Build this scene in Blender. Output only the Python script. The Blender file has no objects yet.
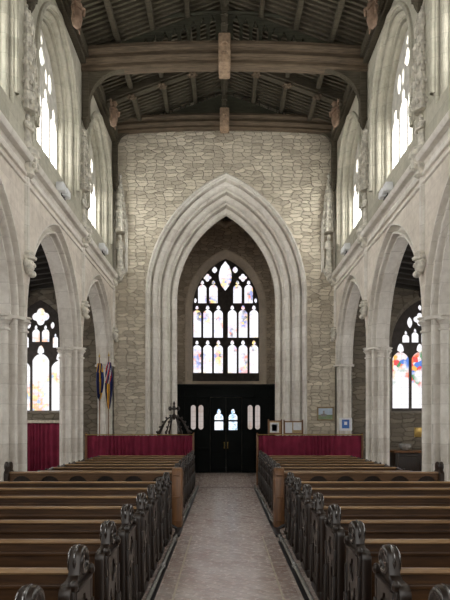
import bpy, bmesh, math, random
from mathutils import Vector, Matrix
random.seed(7)
C = bpy.context.scene.collection
PI = math.pi
sc = bpy.context.scene
sin, cos, sqrt = math.sin, math.cos, math.sqrt

# ------------------------------------------------------------------ materials
def newmat(name):
    m = bpy.data.materials.new(name); m.use_nodes = True
    nt = m.node_tree; nt.nodes.clear()
    out = nt.nodes.new('ShaderNodeOutputMaterial')
    b = nt.nodes.new('ShaderNodeBsdfPrincipled')
    nt.links.new(b.outputs[0], out.inputs[0])
    return m, nt, b, out
def N(nt, t, **kw):
    n = nt.nodes.new(t)
    for k, v in kw.items():
        if k in n.inputs: n.inputs[k].default_value = v
        else: setattr(n, k, v)
    return n
def L(nt, a, b): nt.links.new(a, b)
def ramp(nt, fac, cols):
    r = nt.nodes.new('ShaderNodeValToRGB')
    e = r.color_ramp.elements
    while len(e) < len(cols): e.new(0.5)
    for i, (p, c) in enumerate(cols):
        e[i].position = p; e[i].color = (*c, 1)
    nt.links.new(fac, r.inputs[0]); return r.outputs[0]
def mixc(nt, fac, a, b, mode='MIX'):
    m = nt.nodes.new('ShaderNodeMix'); m.data_type = 'RGBA'; m.blend_type = mode
    for sock, v in ((m.inputs[0], fac), (m.inputs[6], a), (m.inputs[7], b)):
        if hasattr(v, 'links'): nt.links.new(v, sock)
        elif isinstance(v, tuple): sock.default_value = (*v, 1)
        else: sock.default_value = v
    return m.outputs[2]
def coords(nt, kind='Object'):
    return nt.nodes.new('ShaderNodeTexCoord').outputs[kind]
def planar(nt):
    """(x+y, z, 0): a masonry map that works on walls along either axis"""
    s = N(nt, 'ShaderNodeSeparateXYZ'); L(nt, coords(nt), s.inputs[0])
    a = N(nt, 'ShaderNodeMath', operation='ADD'); L(nt, s.outputs[0], a.inputs[0]); L(nt, s.outputs[1], a.inputs[1])
    c = N(nt, 'ShaderNodeCombineXYZ'); L(nt, a.outputs[0], c.inputs[0]); L(nt, s.outputs[2], c.inputs[1])
    return c.outputs[0]
def noise(nt, vec, scale, detail=4, rough=.55):
    n = N(nt, 'ShaderNodeTexNoise'); n.inputs['Scale'].default_value = scale
    n.inputs['Detail'].default_value = detail; n.inputs['Roughness'].default_value = rough
    if vec is not None: L(nt, vec, n.inputs['Vector'])
    return n
def bump(nt, b, h, strength, dist):
    u = N(nt, 'ShaderNodeBump'); u.inputs['Strength'].default_value = strength; u.inputs['Distance'].default_value = dist
    L(nt, h, u.inputs['Height']); L(nt, u.outputs[0], b.inputs['Normal'])

def mat_rubble(name, c_lo, c_hi, mortar, rowh=.165, bw=.36):
    m, nt, b, _ = newmat(name)
    v = planar(nt)
    n1 = noise(nt, v, 2.1, 3)
    add = N(nt, 'ShaderNodeVectorMath', operation='MULTIPLY_ADD')
    L(nt, n1.outputs['Color'], add.inputs[0]); add.inputs[1].default_value = (.22, .16, 0); L(nt, v, add.inputs[2])
    n0 = noise(nt, v, 7, 2)
    add2 = N(nt, 'ShaderNodeVectorMath', operation='MULTIPLY_ADD')
    L(nt, n0.outputs['Color'], add2.inputs[0]); add2.inputs[1].default_value = (.07, .05, 0); L(nt, add.outputs[0], add2.inputs[2])
    mp = N(nt, 'ShaderNodeMapping'); L(nt, add2.outputs[0], mp.inputs[0]); mp.inputs['Scale'].default_value = (1 / bw, 1 / rowh, 1)
    vs = []
    for feat in ('F1', 'DISTANCE_TO_EDGE'):
        q = N(nt, 'ShaderNodeTexVoronoi', feature=feat); q.voronoi_dimensions = '2D'; L(nt, mp.outputs[0], q.inputs['Vector'])
        q.inputs['Scale'].default_value = 1; q.inputs['Randomness'].default_value = .62; vs.append(q)
    n2 = noise(nt, v, 9, 5); n3 = noise(nt, v, .45, 3)
    s = mixc(nt, .40, vs[0].outputs['Color'], n2.outputs['Color'])
    s = mixc(nt, .35, s, n3.outputs['Color'])
    bw_ = N(nt, 'ShaderNodeRGBToBW'); L(nt, s, bw_.inputs[0])
    col = ramp(nt, bw_.outputs[0], [(.3, c_lo), (.68, c_hi)])
    jt = N(nt, 'ShaderNodeMapRange'); L(nt, vs[1].outputs['Distance'], jt.inputs[0]); jt.inputs[1].default_value = .0; jt.inputs[2].default_value = .07
    col = mixc(nt, jt.outputs[0], mortar, col)
    L(nt, col, b.inputs['Base Color']); b.inputs['Roughness'].default_value = .93
    h = N(nt, 'ShaderNodeMath', operation='MULTIPLY_ADD'); L(nt, n2.outputs['Fac'], h.inputs[0]); h.inputs[1].default_value = 1.0; L(nt, jt.outputs[0], h.inputs[2])
    bump(nt, b, h.outputs[0], 1.0, .035)
    return m
def mat_ashlar(name, c_lo, c_hi, bw=.8, rh=.36, joint=.35, warm=None, bmp=.25):
    m, nt, b, _ = newmat(name)
    v = planar(nt)
    o = coords(nt)
    n1 = noise(nt, o, 1.1, 5); n2 = noise(nt, o, 7, 6, .65)
    br = N(nt, 'ShaderNodeTexBrick'); L(nt, v, br.inputs['Vector']); br.inputs['Scale'].default_value = 1
    br.inputs['Brick Width'].default_value = bw; br.inputs['Row Height'].default_value = rh
    br.inputs['Mortar Size'].default_value = .006; br.inputs['Mortar Smooth'].default_value = .3
    br.inputs['Color1'].default_value = (.35, .35, .35, 1); br.inputs['Color2'].default_value = (.65, .65, .65, 1); br.inputs['Mortar'].default_value = (.5, .5, .5, 1)
    s = mixc(nt, .5, n1.outputs['Fac'], n2.outputs['Fac'])
    s = mixc(nt, .3, s, br.outputs['Color'])
    bw_ = N(nt, 'ShaderNodeRGBToBW'); L(nt, s, bw_.inputs[0])
    col = ramp(nt, bw_.outputs[0], [(.36, c_lo), (.62, c_hi)])
    f = N(nt, 'ShaderNodeMath', operation='MULTIPLY'); L(nt, br.outputs['Fac'], f.inputs[0]); f.inputs[1].default_value = joint
    col = mixc(nt, f.outputs[0], col, tuple(.55 * x for x in c_lo))
    L(nt, col, b.inputs['Base Color']); b.inputs['Roughness'].default_value = .85
    bump(nt, b, n2.outputs['Fac'], bmp, .02)
    return m
def mat_wood(name, c_lo, c_hi, rough=.4, axis='x', bmp=.15, coat=0, spec=.5):
    m, nt, b, _ = newmat(name)
    mp = N(nt, 'ShaderNodeMapping'); L(nt, coords(nt), mp.inputs[0])
    mp.inputs['Scale'].default_value = {'x': (1.2, 14, 14), 'y': (14, 1.2, 14), 'z': (14, 14, 1.2)}[axis]
    n1 = noise(nt, mp.outputs[0], 2.2, 6, .6)
    oi = N(nt, 'ShaderNodeObjectInfo')
    n2 = noise(nt, coords(nt), .8, 2)
    s = mixc(nt, .3, n1.outputs['Fac'], n2.outputs['Fac'])
    s = mixc(nt, .12, s, oi.outputs['Random'])
    col = ramp(nt, s, [(.34, c_lo), (.66, c_hi)])
    L(nt, col, b.inputs['Base Color']); b.inputs['Roughness'].default_value = rough
    b.inputs['Specular IOR Level'].default_value = spec
    b.inputs['Coat Weight'].default_value = coat; b.inputs['Coat Roughness'].default_value = .25
    bump(nt, b, n1.outputs['Fac'], bmp, .01)
    return m
def mat_plain(name, c, rough=.6, metal=0, vary=.25, scale=12, bmp=.1, spec=.5):
    m, nt, b, _ = newmat(name)
    n = noise(nt, coords(nt), scale, 4)
    col = ramp(nt, n.outputs['Fac'], [(.3, tuple(x * (1 - vary) for x in c)), (.7, tuple(min(1, x * (1 + vary)) for x in c))])
    L(nt, col, b.inputs['Base Color']); b.inputs['Roughness'].default_value = rough; b.inputs['Metallic'].default_value = metal
    b.inputs['Specular IOR Level'].default_value = spec
    bump(nt, b, n.outputs['Fac'], bmp, .01)
    return m
def mat_glass(name, strength, spots, base=(.93, .97, 1.0), zlo=None, zhi=None, amount=.62, scale=9):
    """leaded window glass lit by the daylight outside; coloured pieces painted in the glass"""
    m, nt, b, out = newmat(name)
    nt.nodes.remove(b)
    o = coords(nt)
    vo = N(nt, 'ShaderNodeTexVoronoi'); L(nt, o, vo.inputs['Vector']); vo.inputs['Scale'].default_value = scale
    sp = N(nt, 'ShaderNodeSeparateColor'); L(nt, vo.outputs['Color'], sp.inputs[0])
    cr = nt.nodes.new('ShaderNodeValToRGB'); cr.color_ramp.interpolation = 'CONSTANT'
    e = cr.color_ramp.elements
    while len(e) < len(spots): e.new(.5)
    for i, c in enumerate(spots): e[i].position = i / len(spots); e[i].color = (*c, 1)
    L(nt, sp.outputs[0], cr.inputs[0])
    n = noise(nt, o, 1.5, 4, .6)
    f = N(nt, 'ShaderNodeMapRange'); L(nt, n.outputs['Fac'], f.inputs[0])
    f.inputs[1].default_value = amount - .08; f.inputs[2].default_value = amount + .05
    fac = f.outputs[0]
    if zlo is not None:
        s = N(nt, 'ShaderNodeSeparateXYZ'); L(nt, o, s.inputs[0])
        g1 = N(nt, 'ShaderNodeMapRange'); L(nt, s.outputs[2], g1.inputs[0]); g1.inputs[1].default_value = zlo; g1.inputs[2].default_value = zlo + .15
        g2 = N(nt, 'ShaderNodeMapRange'); L(nt, s.outputs[2], g2.inputs[0]); g2.inputs[1].default_value = zhi; g2.inputs[2].default_value = zhi - .15
        mm = N(nt, 'ShaderNodeMath', operation='MULTIPLY'); L(nt, g1.outputs[0], mm.inputs[0]); L(nt, g2.outputs[0], mm.inputs[1])
        m2 = N(nt, 'ShaderNodeMath', operation='MULTIPLY'); L(nt, mm.outputs[0], m2.inputs[0]); L(nt, fac, m2.inputs[1]); fac = m2.outputs[0]
    pane = mixc(nt, .25, base, mixc(nt, sp.outputs[1], (1, 1, 1), base))
    col = mixc(nt, fac, pane, cr.outputs[0])
    # leading
    br = N(nt, 'ShaderNodeTexBrick'); L(nt, planar(nt), br.inputs['Vector']); br.inputs['Scale'].default_value = 1
    br.inputs['Brick Width'].default_value = .16; br.inputs['Row Height'].default_value = .2; br.inputs['Mortar Size'].default_value = .006
    br.offset = 0
    lead = N(nt, 'ShaderNodeMath', operation='MULTIPLY'); L(nt, br.outputs['Fac'], lead.inputs[0]); lead.inputs[1].default_value = .5
    col = mixc(nt, lead.outputs[0], col, (.25, .25, .28))
    em = N(nt, 'ShaderNodeEmission'); L(nt, col, em.inputs[0]); em.inputs[1].default_value = strength
    L(nt, em.outputs[0], out.inputs[0])
    return m

M = {}
M['rubble'] = mat_rubble('rubble_stone', (.42, .365, .28), (.78, .71, .58), (.52, .46, .365), .12, .34)
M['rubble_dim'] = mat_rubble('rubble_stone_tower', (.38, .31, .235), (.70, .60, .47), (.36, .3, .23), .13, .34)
M['wallstone'] = mat_ashlar('pale_arcade_stone', (.52, .465, .40), (.84, .775, .69), 1.1, .42, .2, bmp=.5)
M['dressed'] = mat_ashlar('dressed_stone', (.57, .53, .47), (.87, .84, .785), .9, .38, .35, bmp=.15)
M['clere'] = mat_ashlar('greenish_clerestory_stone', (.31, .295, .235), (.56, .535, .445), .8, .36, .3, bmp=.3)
M['carved'] = mat_plain('carved_stone', (.62, .59, .52), .9, 0, .35, 9, .6)
M['tracery'] = mat_plain('tracery_stone', (.6, .58, .53), .85, 0, .2, 6, .2)
M['tracery_dark'] = mat_plain('backlit_shade_tracery', (.07, .06, .055), .9, 0, .3, 6, .2)  # backlit darkness of the tracery put into the stone colour
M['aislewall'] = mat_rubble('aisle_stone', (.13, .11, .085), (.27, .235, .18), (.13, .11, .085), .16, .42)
M['roof'] = mat_wood('roof_timber', (.042, .035, .025), (.125, .108, .078), .75, 'x', .5, spec=.2)
M['roofboard'] = mat_wood('roof_boards', (.032, .032, .024), (.085, .083, .06), .85, 'x', .5, spec=.15)
M['tie'] = mat_wood('tie_beam_oak', (.06, .045, .03), (.19, .14, .095), .7, 'x', .5, spec=.25)
M['block'] = mat_plain('pale_carved_oak', (.30, .21, .14), .8, 0, .35, 9, .5)
M['painted'] = mat_plain('faded_painted_wood', (.24, .16, .11), .8, 0, .35, 7, .3)
M['aisleroof'] = mat_wood('aisle_roof_timber', (.02, .018, .015), (.05, .043, .035), .85, 'x', .3)
M['pew'] = mat_wood('pew_oak', (.026, .011, .004), (.105, .048, .017), .42, 'x', .12, .05, .4)
M['desk'] = mat_wood('desk_front_oak', (.06, .03, .013), (.17, .09, .042), .45, 'x', .12, .05, .4)
M['pewrail'] = mat_wood('pew_rail_pale_oak', (.19, .10, .045), (.44, .28, .14), .3, 'x', .08, .3)  # paler oak tone than the boards below, along the whole rail
M['pewend'] = mat_wood('pew_end_dark_oak', (.008, .0045, .003), (.032, .018, .011), .34, 'z', .15, .25)
M['finial'] = mat_wood('polished_finial_oak', (.008, .006, .005), (.03, .02, .016), .2, 'z', .06, .6)
M['brownwood'] = mat_wood('mid_brown_oak', (.12, .05, .018), (.27, .125, .045), .4, 'z', .1, .1)
M['cloth'] = mat_plain('wine_red_cloth', (.21, .022, .052), .85, 0, .2, 3, .1, .2)
M['cream'] = mat_plain('cream_cloth_cap', (.62, .56, .46), .8)
M['floor'] = None
M['iron'] = mat_plain('black_iron', (.03, .03, .032), .45, .6, .3, 20)
M['pipe'] = mat_plain('grey_painted_pipe', (.42, .42, .40), .25, .2, .2, 20)
M['blackscreen'] = mat_wood('black_lobby_wood', (.002, .003, .003), (.006, .008, .0075), .75, 'z', .2, 0, .15)
M['white'] = mat_plain('white_lamp_casing', (.85, .87, .9), .4, 0, .05, 5)
M['paper'] = mat_plain('paper_sheet', (.8, .82, .85), .8, 0, .08, 10)
M['navy'] = mat_plain('navy_flag_cloth', (.02, .03, .14), .8, 0, .3, 6)
M['gold'] = mat_plain('gold_flag_cloth', (.75, .42, .05), .8, 0, .2, 6)
M['flagred'] = mat_plain('red_flag_cloth', (.6, .05, .06), .8, 0, .2, 6)
M['flagwhite'] = mat_plain('white_flag_cloth', (.8, .8, .82), .8, 0, .1, 6)
M['blue'] = mat_plain('blue_print', (.05, .16, .5), .5, 0, .3, 20)
M['brass'] = mat_plain('brass', (.6, .42, .14), .3, .9, .15, 8)
M['stainlight'] = mat_plain('font_stone', (.4, .38, .34), .8)
M['glass_clere'] = mat_glass('clerestory_glass', 6.0, [(1, .95, .85), (.8, .9, 1), (.9, 1, .85)], (1, .975, .92), amount=.6)
M['glass_aisle'] = mat_glass('aisle_side_glass', 4.5, [(1, .6, .4), (.5, .6, 1), (1, .9, .5)], (1, .98, .94), amount=.66)
M['glass_tower'] = mat_glass('tower_window_glass', .72, [(1, .35, .25), (.95, .75, .3), (.35, .4, .75), (.9, .5, .5), (.15, .15, .2), (.75, .6, .9)], (.93, .93, 1), amount=.57, scale=8)
M['glass_wl'] = mat_glass('aisle_west_glass_left', .72, [(1, .55, .35), (.95, .8, .4), (.5, .6, .8), (.9, .7, .75)], (.97, .97, 1), amount=.54, scale=9)
M['glass_wr'] = mat_glass('aisle_west_glass_right', .68, [(.95, .2, .08), (.12, .25, .7), (.1, .3, .12), (.9, .5, .12), (.95, .8, .8), (.8, .1, .1)], (.95, .93, .97), zlo=3.2, zhi=4.55, amount=.50, scale=6)
M['glass_door'] = mat_glass('lobby_glass', .85, [(.4, .6, .95), (.5, .7, .8), (1, 1, 1), (.2, .3, .4)], (.92, .95, 1), amount=.5, scale=22)
M['glass_lobby'] = mat_glass('lobby_dim_glass', .3, [(.8, .5, .4), (.7, .6, .5)], (.85, .72, .66), amount=.6, scale=14)

def mat_floor(kind):
    m, nt, b, _ = newmat('floor_' + kind)
    o = coords(nt)
    if kind == 'aisle':
        mp = N(nt, 'ShaderNodeMapping'); L(nt, o, mp.inputs[0]); mp.inputs['Rotation'].default_value = (0, 0, PI / 4)
        c1, c2, bwid, rh, mort = (.46, .32, .275), (.72, .61, .56), .22, .11, .006
    else:
        mp = N(nt, 'ShaderNodeMapping'); L(nt, o, mp.inputs[0])
        c1, c2, bwid, rh, mort = (.30, .20, .17), (.45, .33, .28), .11, .11, .006
    br = N(nt, 'ShaderNodeTexBrick'); L(nt, mp.outputs[0], br.inputs['Vector']); br.inputs['Scale'].default_value = 1
    br.inputs['Brick Width'].default_value = bwid; br.inputs['Row Height'].default_value = rh; br.inputs['Mortar Size'].default_value = mort
    br.inputs['Color1'].default_value = (*c1, 1); br.inputs['Color2'].default_value = (*c2, 1)
    br.inputs['Mortar'].default_value = (.42, .37, .34, 1)
    n = noise(nt, o, 2.2, 6, .65); n2 = noise(nt, o, 14, 4)
    w = ramp(nt, n.outputs['Fac'], [(.35, (0, 0, 0)), (.7, (1, 1, 1))])
    wf = N(nt, 'ShaderNodeMath', operation='MULTIPLY'); L(nt, w, wf.inputs[0]); wf.inputs[1].default_value = .55
    col = mixc(nt, wf.outputs[0], br.outputs['Color'], (.84, .80, .78))
    L(nt, col, b.inputs['Base Color'])
    r = N(nt, 'ShaderNodeMapRange'); L(nt, n2.outputs['Fac'], r.inputs[0]); r.inputs[3].default_value = .16; r.inputs[4].default_value = .36
    L(nt, r.outputs[0], b.inputs['Roughness'])
    bump(nt, b, n2.outputs['Fac'], .12, .01)
    return m
M['aislefloor'] = mat_floor('aisle'); M['floor'] = mat_floor('nave')

# ------------------------------------------------------------------ mesh helpers
class MB:
    def __init__(s): s.v = []; s.f = []; s.mi = []
    def add(s, vs, fs, mi=0):
        o = len(s.v); s.v += [tuple(p) for p in vs]; s.f += [tuple(i + o for i in f) for f in fs]; s.mi += [mi] * len(fs); return s
    def box(s, x0, x1, y0, y1, z0, z1, mi=0):
        if x0 > x1: x0, x1 = x1, x0
        if y0 > y1: y0, y1 = y1, y0
        return s.add([(x, y, z) for z in (z0, z1) for y in (y0, y1) for x in (x0, x1)],
                     [(0, 2, 3, 1), (4, 5, 7, 6), (0, 1, 5, 4), (2, 6, 7, 3), (0, 4, 6, 2), (1, 3, 7, 5)], mi)
    def cbox(s, x0, x1, y0, y1, z0, z1, c=.01, mi=0):
        """chamfered box"""
        if x0 > x1: x0, x1 = x1, x0
        if y0 > y1: y0, y1 = y1, y0
        bm = bmesh.new(); vs = [bm.verts.new((x, y, z)) for z in (z0, z1) for y in (y0, y1) for x in (x0, x1)]
        for f in [(0, 2, 3, 1), (4, 5, 7, 6), (0, 1, 5, 4), (2, 6, 7, 3), (0, 4, 6, 2), (1, 3, 7, 5)]: bm.faces.new([vs[i] for i in f])
        bmesh.ops.bevel(bm, geom=list(bm.edges), offset=c, segments=2, affect='EDGES', profile=.5)
        bm.verts.index_update()
        s.add([v.co[:] for v in bm.verts], [[v.index for v in f.verts] for f in bm.faces], mi); bm.free(); return s
    def tube(s, pts, r, n=8, mi=0, cap=True):
        pts = [Vector(p) for p in pts]; rings = []
        rr = r if isinstance(r, (list, tuple)) else [r] * len(pts)
        ref = Vector((0, 0, 1))
        if abs((pts[-1] - pts[0]).normalized().z) > .9: ref = Vector((1, 0, 0))
        for i, p in enumerate(pts):
            t = (pts[min(i + 1, len(pts) - 1)] - pts[max(i - 1, 0)]).normalized()
            a = t.cross(ref).normalized(); b = t.cross(a)
            rings.append([p + rr[i] * (cos(2 * PI * k / n) * a + sin(2 * PI * k / n) * b) for k in range(n)])
        vs = [q for g in rings for q in g]; fs = []
        for i in range(len(pts) - 1):
            for k in range(n): fs.append((i * n + k, i * n + (k + 1) % n, (i + 1) * n + (k + 1) % n, (i + 1) * n + k))
        if cap: fs += [tuple(range(n)), tuple((len(pts) - 1) * n + k for k in range(n))]
        return s.add(vs, fs, mi)
    def lathe(s, c, prof, n=16, axis='z', mi=0, sx=1, sy=1):
        """prof: (radius, height) pairs about an axis through c"""
        vs = []; fs = []
        for r, h in prof:
            for k in range(n):
                a = 2 * PI * (k + .5) / n; p, q = r * cos(a) * sx, r * sin(a) * sy
                vs.append({'z': (c[0] + p, c[1] + q, c[2] + h), 'x': (c[0] + h, c[1] + p, c[2] + q), 'y': (c[0] + p, c[1] + h, c[2] + q)}[axis])
        for i in range(len(prof) - 1):
            for k in range(n): fs.append((i * n + k, i * n + (k + 1) % n, (i + 1) * n + (k + 1) % n, (i + 1) * n + k))
        fs += [tuple(range(n)), tuple((len(prof) - 1) * n + k for k in range(n))]
        return s.add(vs, fs, mi)
    def grid(s, rows, mi=0):
        n = len(rows[0]); vs = [p for r in rows for p in r]
        return s.add(vs, [(i * n + k, i * n + k + 1, (i + 1) * n + k + 1, (i + 1) * n + k) for i in range(len(rows) - 1) for k in range(n - 1)], mi)
    def ball(s, c, r, sx=1, sy=1, sz=1, n=10, mi=0):
        prof = [(max(r * sin(PI * i / 8), .0005), -r * sz * cos(PI * i / 8)) for i in range(9)]
        return s.lathe(c, prof, n, 'z', mi, sx, sy)
    def build(s, name, mats, parent=None, smooth=35):
        me = bpy.data.meshes.new(name); me.from_pydata(s.v, [], s.f)
        for m in (mats if isinstance(mats, (list, tuple)) else [mats]): me.materials.append(m)
        me.polygons.foreach_set('material_index', s.mi)
        bm = bmesh.new(); bm.from_mesh(me); bmesh.ops.recalc_face_normals(bm, faces=bm.faces); bm.to_mesh(me); bm.free()
        if smooth:
            me.polygons.foreach_set('use_smooth', [True] * len(me.polygons)); me.set_sharp_from_angle(angle=math.radians(smooth))
        me.update()
        o = bpy.data.objects.new(name, me); C.objects.link(o); o.parent = parent
        return o

def tag(o, label, cat, group=None, kind=None):
    if label: o['label'] = label
    if cat: o['category'] = cat
    if group: o['group'] = group
    if kind: o['kind'] = kind
    return o
def struct(o, label=None):
    o['kind'] = 'structure'
    if label: o['label'] = label; o['category'] = 'building part'
    return o
def empty(name, loc=(0, 0, 0)):
    o = bpy.data.objects.new(name, None); o.location = loc; o.empty_display_size = .2; C.objects.link(o); return o
def copy_tree(o, parent=None):
    c = o.copy(); C.objects.link(c); c.parent = parent
    for ch in list(o.children): copy_tree(ch, c)
    return c

def plate(mb, outer, holes, b0, b1, fmap, mi=0, bevel=0):
    """fill a 2D outline with holes, b0..b1 thick; fmap(u, z, b) -> world"""
    cu = bpy.data.curves.new('tmp', 'CURVE'); cu.dimensions = '2D'; cu.fill_mode = 'BOTH'
    for poly in [outer] + list(holes):
        sp = cu.splines.new('POLY'); sp.points.add(len(poly) - 1)
        for p, q in zip(sp.points, poly): p.co = (q[0], q[1], 0, 1)
        sp.use_cyclic_u = True
    cu.extrude = max(abs(b1 - b0) / 2 - bevel, .0005)
    if bevel: cu.bevel_depth = bevel; cu.bevel_resolution = 1; cu.offset = -bevel
    ob = bpy.data.objects.new('tmp', cu); C.objects.link(ob)
    dg = bpy.context.evaluated_depsgraph_get(); dg.update()
    me = bpy.data.meshes.new_from_object(ob.evaluated_get(dg))
    mid = (b0 + b1) / 2
    mb.add([fmap(v.co.x, v.co.y, mid + v.co.z) for v in me.vertices], [tuple(p.vertices) for p in me.polygons], mi)
    bpy.data.objects.remove(ob); bpy.data.meshes.remove(me); bpy.data.curves.remove(cu)
    return mb

def arch(cu, zs, s, rise, a=0, n=12, zbase=None):
    """pointed arch outline from the left foot to the right foot, offset outwards by a"""
    R = (rise * rise + s * s) / (2 * s); Ra = R + a; k = R - s
    th = math.acos(max(-1, min(1, k / Ra)))
    left = [(cu + k - Ra * cos(th * i / n), zs + Ra * sin(th * i / n)) for i in range(n + 1)]
    right = [(2 * cu - u, z) for u, z in reversed(left[:-1])]
    pts = left + right
    if zbase is not None: pts = [(cu - s - a, zbase)] + pts + [(cu + s + a, zbase)]
    return pts
def orders(n, wa, wb, start_a=None):
    """moulded profile: list of (a, b) from the outer wall face to the inner edge of the opening"""
    A = n * wa; out = []
    for i in range(n):
        A1 = A - i * wa; B = i * wb
        f = lambda p, q: (A1 - wa + p * wa, B + q * wb)
        out += [f(1, 0), f(.86, 0), f(.80, .06), f(.80, .70), f(.76, .80), f(.68, .84), f(.60, .78), f(.57, .66), f(.56, .36)]
        out += [f(.50 + .46 * cos(math.radians(t)), .80 + .46 * sin(math.radians(t))) for t in (-83, -105, -128, -150, -175)]
        out += [f(.04, .96), f(0, .96)]
    out.append((0, n * wb))
    return out
def sweep_arch(mb, cu, zs, s, rise, prof, fmap, zbase=None, n=14, mi=0):
    rows = []
    for a, b in prof:
        rows.append([fmap(u, z, b) for u, z in arch(cu, zs, s, rise, a, n, zbase)])
    mb.grid(rows, mi)

def cusped(cx, z0, w, h, style='light', n=5):
    """outline of a window light: rectangle with a cusped (trefoil) head; w is the width, h the total height"""
    r = w / 2; pts = [(cx - r, z0)]
    hs = z0 + h - w * .95
    pts.append((cx - r, hs))
    # side lobe
    pts += [(cx - r * .5 - r * .5 * cos(PI * t / n * .8), hs + w * .22 + w * .22 * sin(PI * t / n * .9 - PI * .3)) for t in range(n + 1)]
    # head lobe
    pts += [(cx - r * .42 * cos(PI * t / 8), z0 + h - w * .42 + w * .42 * sin(PI * t / 8)) for t in range(5)]
    full = pts + [(2 * cx - u, z) for u, z in reversed(pts[:-1])]
    return full
def pill(cx, z0, w, h, top=True, n=8):
    r = w / 2
    a = [(cx + r * cos(PI * t / n), z0 + h - r + r * sin(PI * t / n)) for t in range(n + 1)]
    b = [(cx - r * cos(PI * t / n), z0 + r - r * sin(PI * t / n)) for t in range(n + 1)]
    return a + b
def foil(cx, cz, R, k=4, n=6, rot=0):
    pts = []
    for i in range(k):
        c = rot + 2 * PI * i / k
        ox, oz = cx + R * .5 * cos(c), cz + R * .5 * sin(c)
        for t in range(n + 1):
            a = c - PI * .5 + PI * t / n
            pts.append((ox + R * .42 * cos(a), oz + R * .42 * sin(a)))
    return pts
def lozenge(cx, z0, w, h, n=6):
    pts = []
    for sgn in (1, -1):
        for t in range(n):
            q = t / n
            z = z0 + h * q if sgn == 1 else z0 + h * (1 - q)
            qq = q if sgn == 1 else 1 - q
            pts.append((cx - sgn * w / 2 * (sin(PI * min(1, qq)) ** .7 if 0 < qq < 1 else 0), z))
    return pts

# ------------------------------------------------------------------ dimensions (camera stands at x = 0, y = 0, looks along +y)
NX = 3.87             # nave wall face
NC = .01
WY = 19.2             # west wall face
BAY = 4.25
PY = [WY - BAY * i for i in range(0, 6)]      # 19.2, 14.95, 10.7, 6.45, 2.2, -2.05
Y0 = PY[5]
ZS = 3.97
STR = 7.0             # string course height
TOP = 12.05
RIDGE = 13.45
sideX = lambda sg: (lambda u, z, b: (sg * (NX + b), u, z))
west = lambda u, z, b: (u, WY + b, z)

# ------------------------------------------------------------------ floor
mb = MB(); mb.box(-9.3, 9.3, Y0 - 4, WY + 6.6, -.3, -.02)
struct(mb.build('floor', M['floor']))
mb = MB(); mb.box(-.76, .86, Y0 - 4, 21.6, -.02, .0)
tag(mb.build('floor_aisle', M['aislefloor']), None, None, None, 'structure')
mb = MB()
for (xa, xb) in ((-4.4, -.86), (.98, 4.4)):
    mb.box(xa, xb, Y0 - 4, 9.35, -.02, .0); mb.box(xa, xb, 9.95, WY, -.02, .0)
struct(mb.build('floor_pew_platform', M['floor']))
mb = MB()
for x0 in (-.74, .66): mb.box(x0, x0 + .16, Y0 - 4, 9.3, 0, .003); mb.box(x0 + (.17 if x0 < 0 else -.03), x0 + (.19 if x0 < 0 else -.01), Y0 - 4, 9.3, 0, .004, 1)
struct(mb.build('floor_border', [M['floor'], M['cream']]))
mb = MB(); mb.box(-.76, .86, 16.45, 16.52, 0, .006)
struct(mb.build('trim_1', M['iron']))

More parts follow.
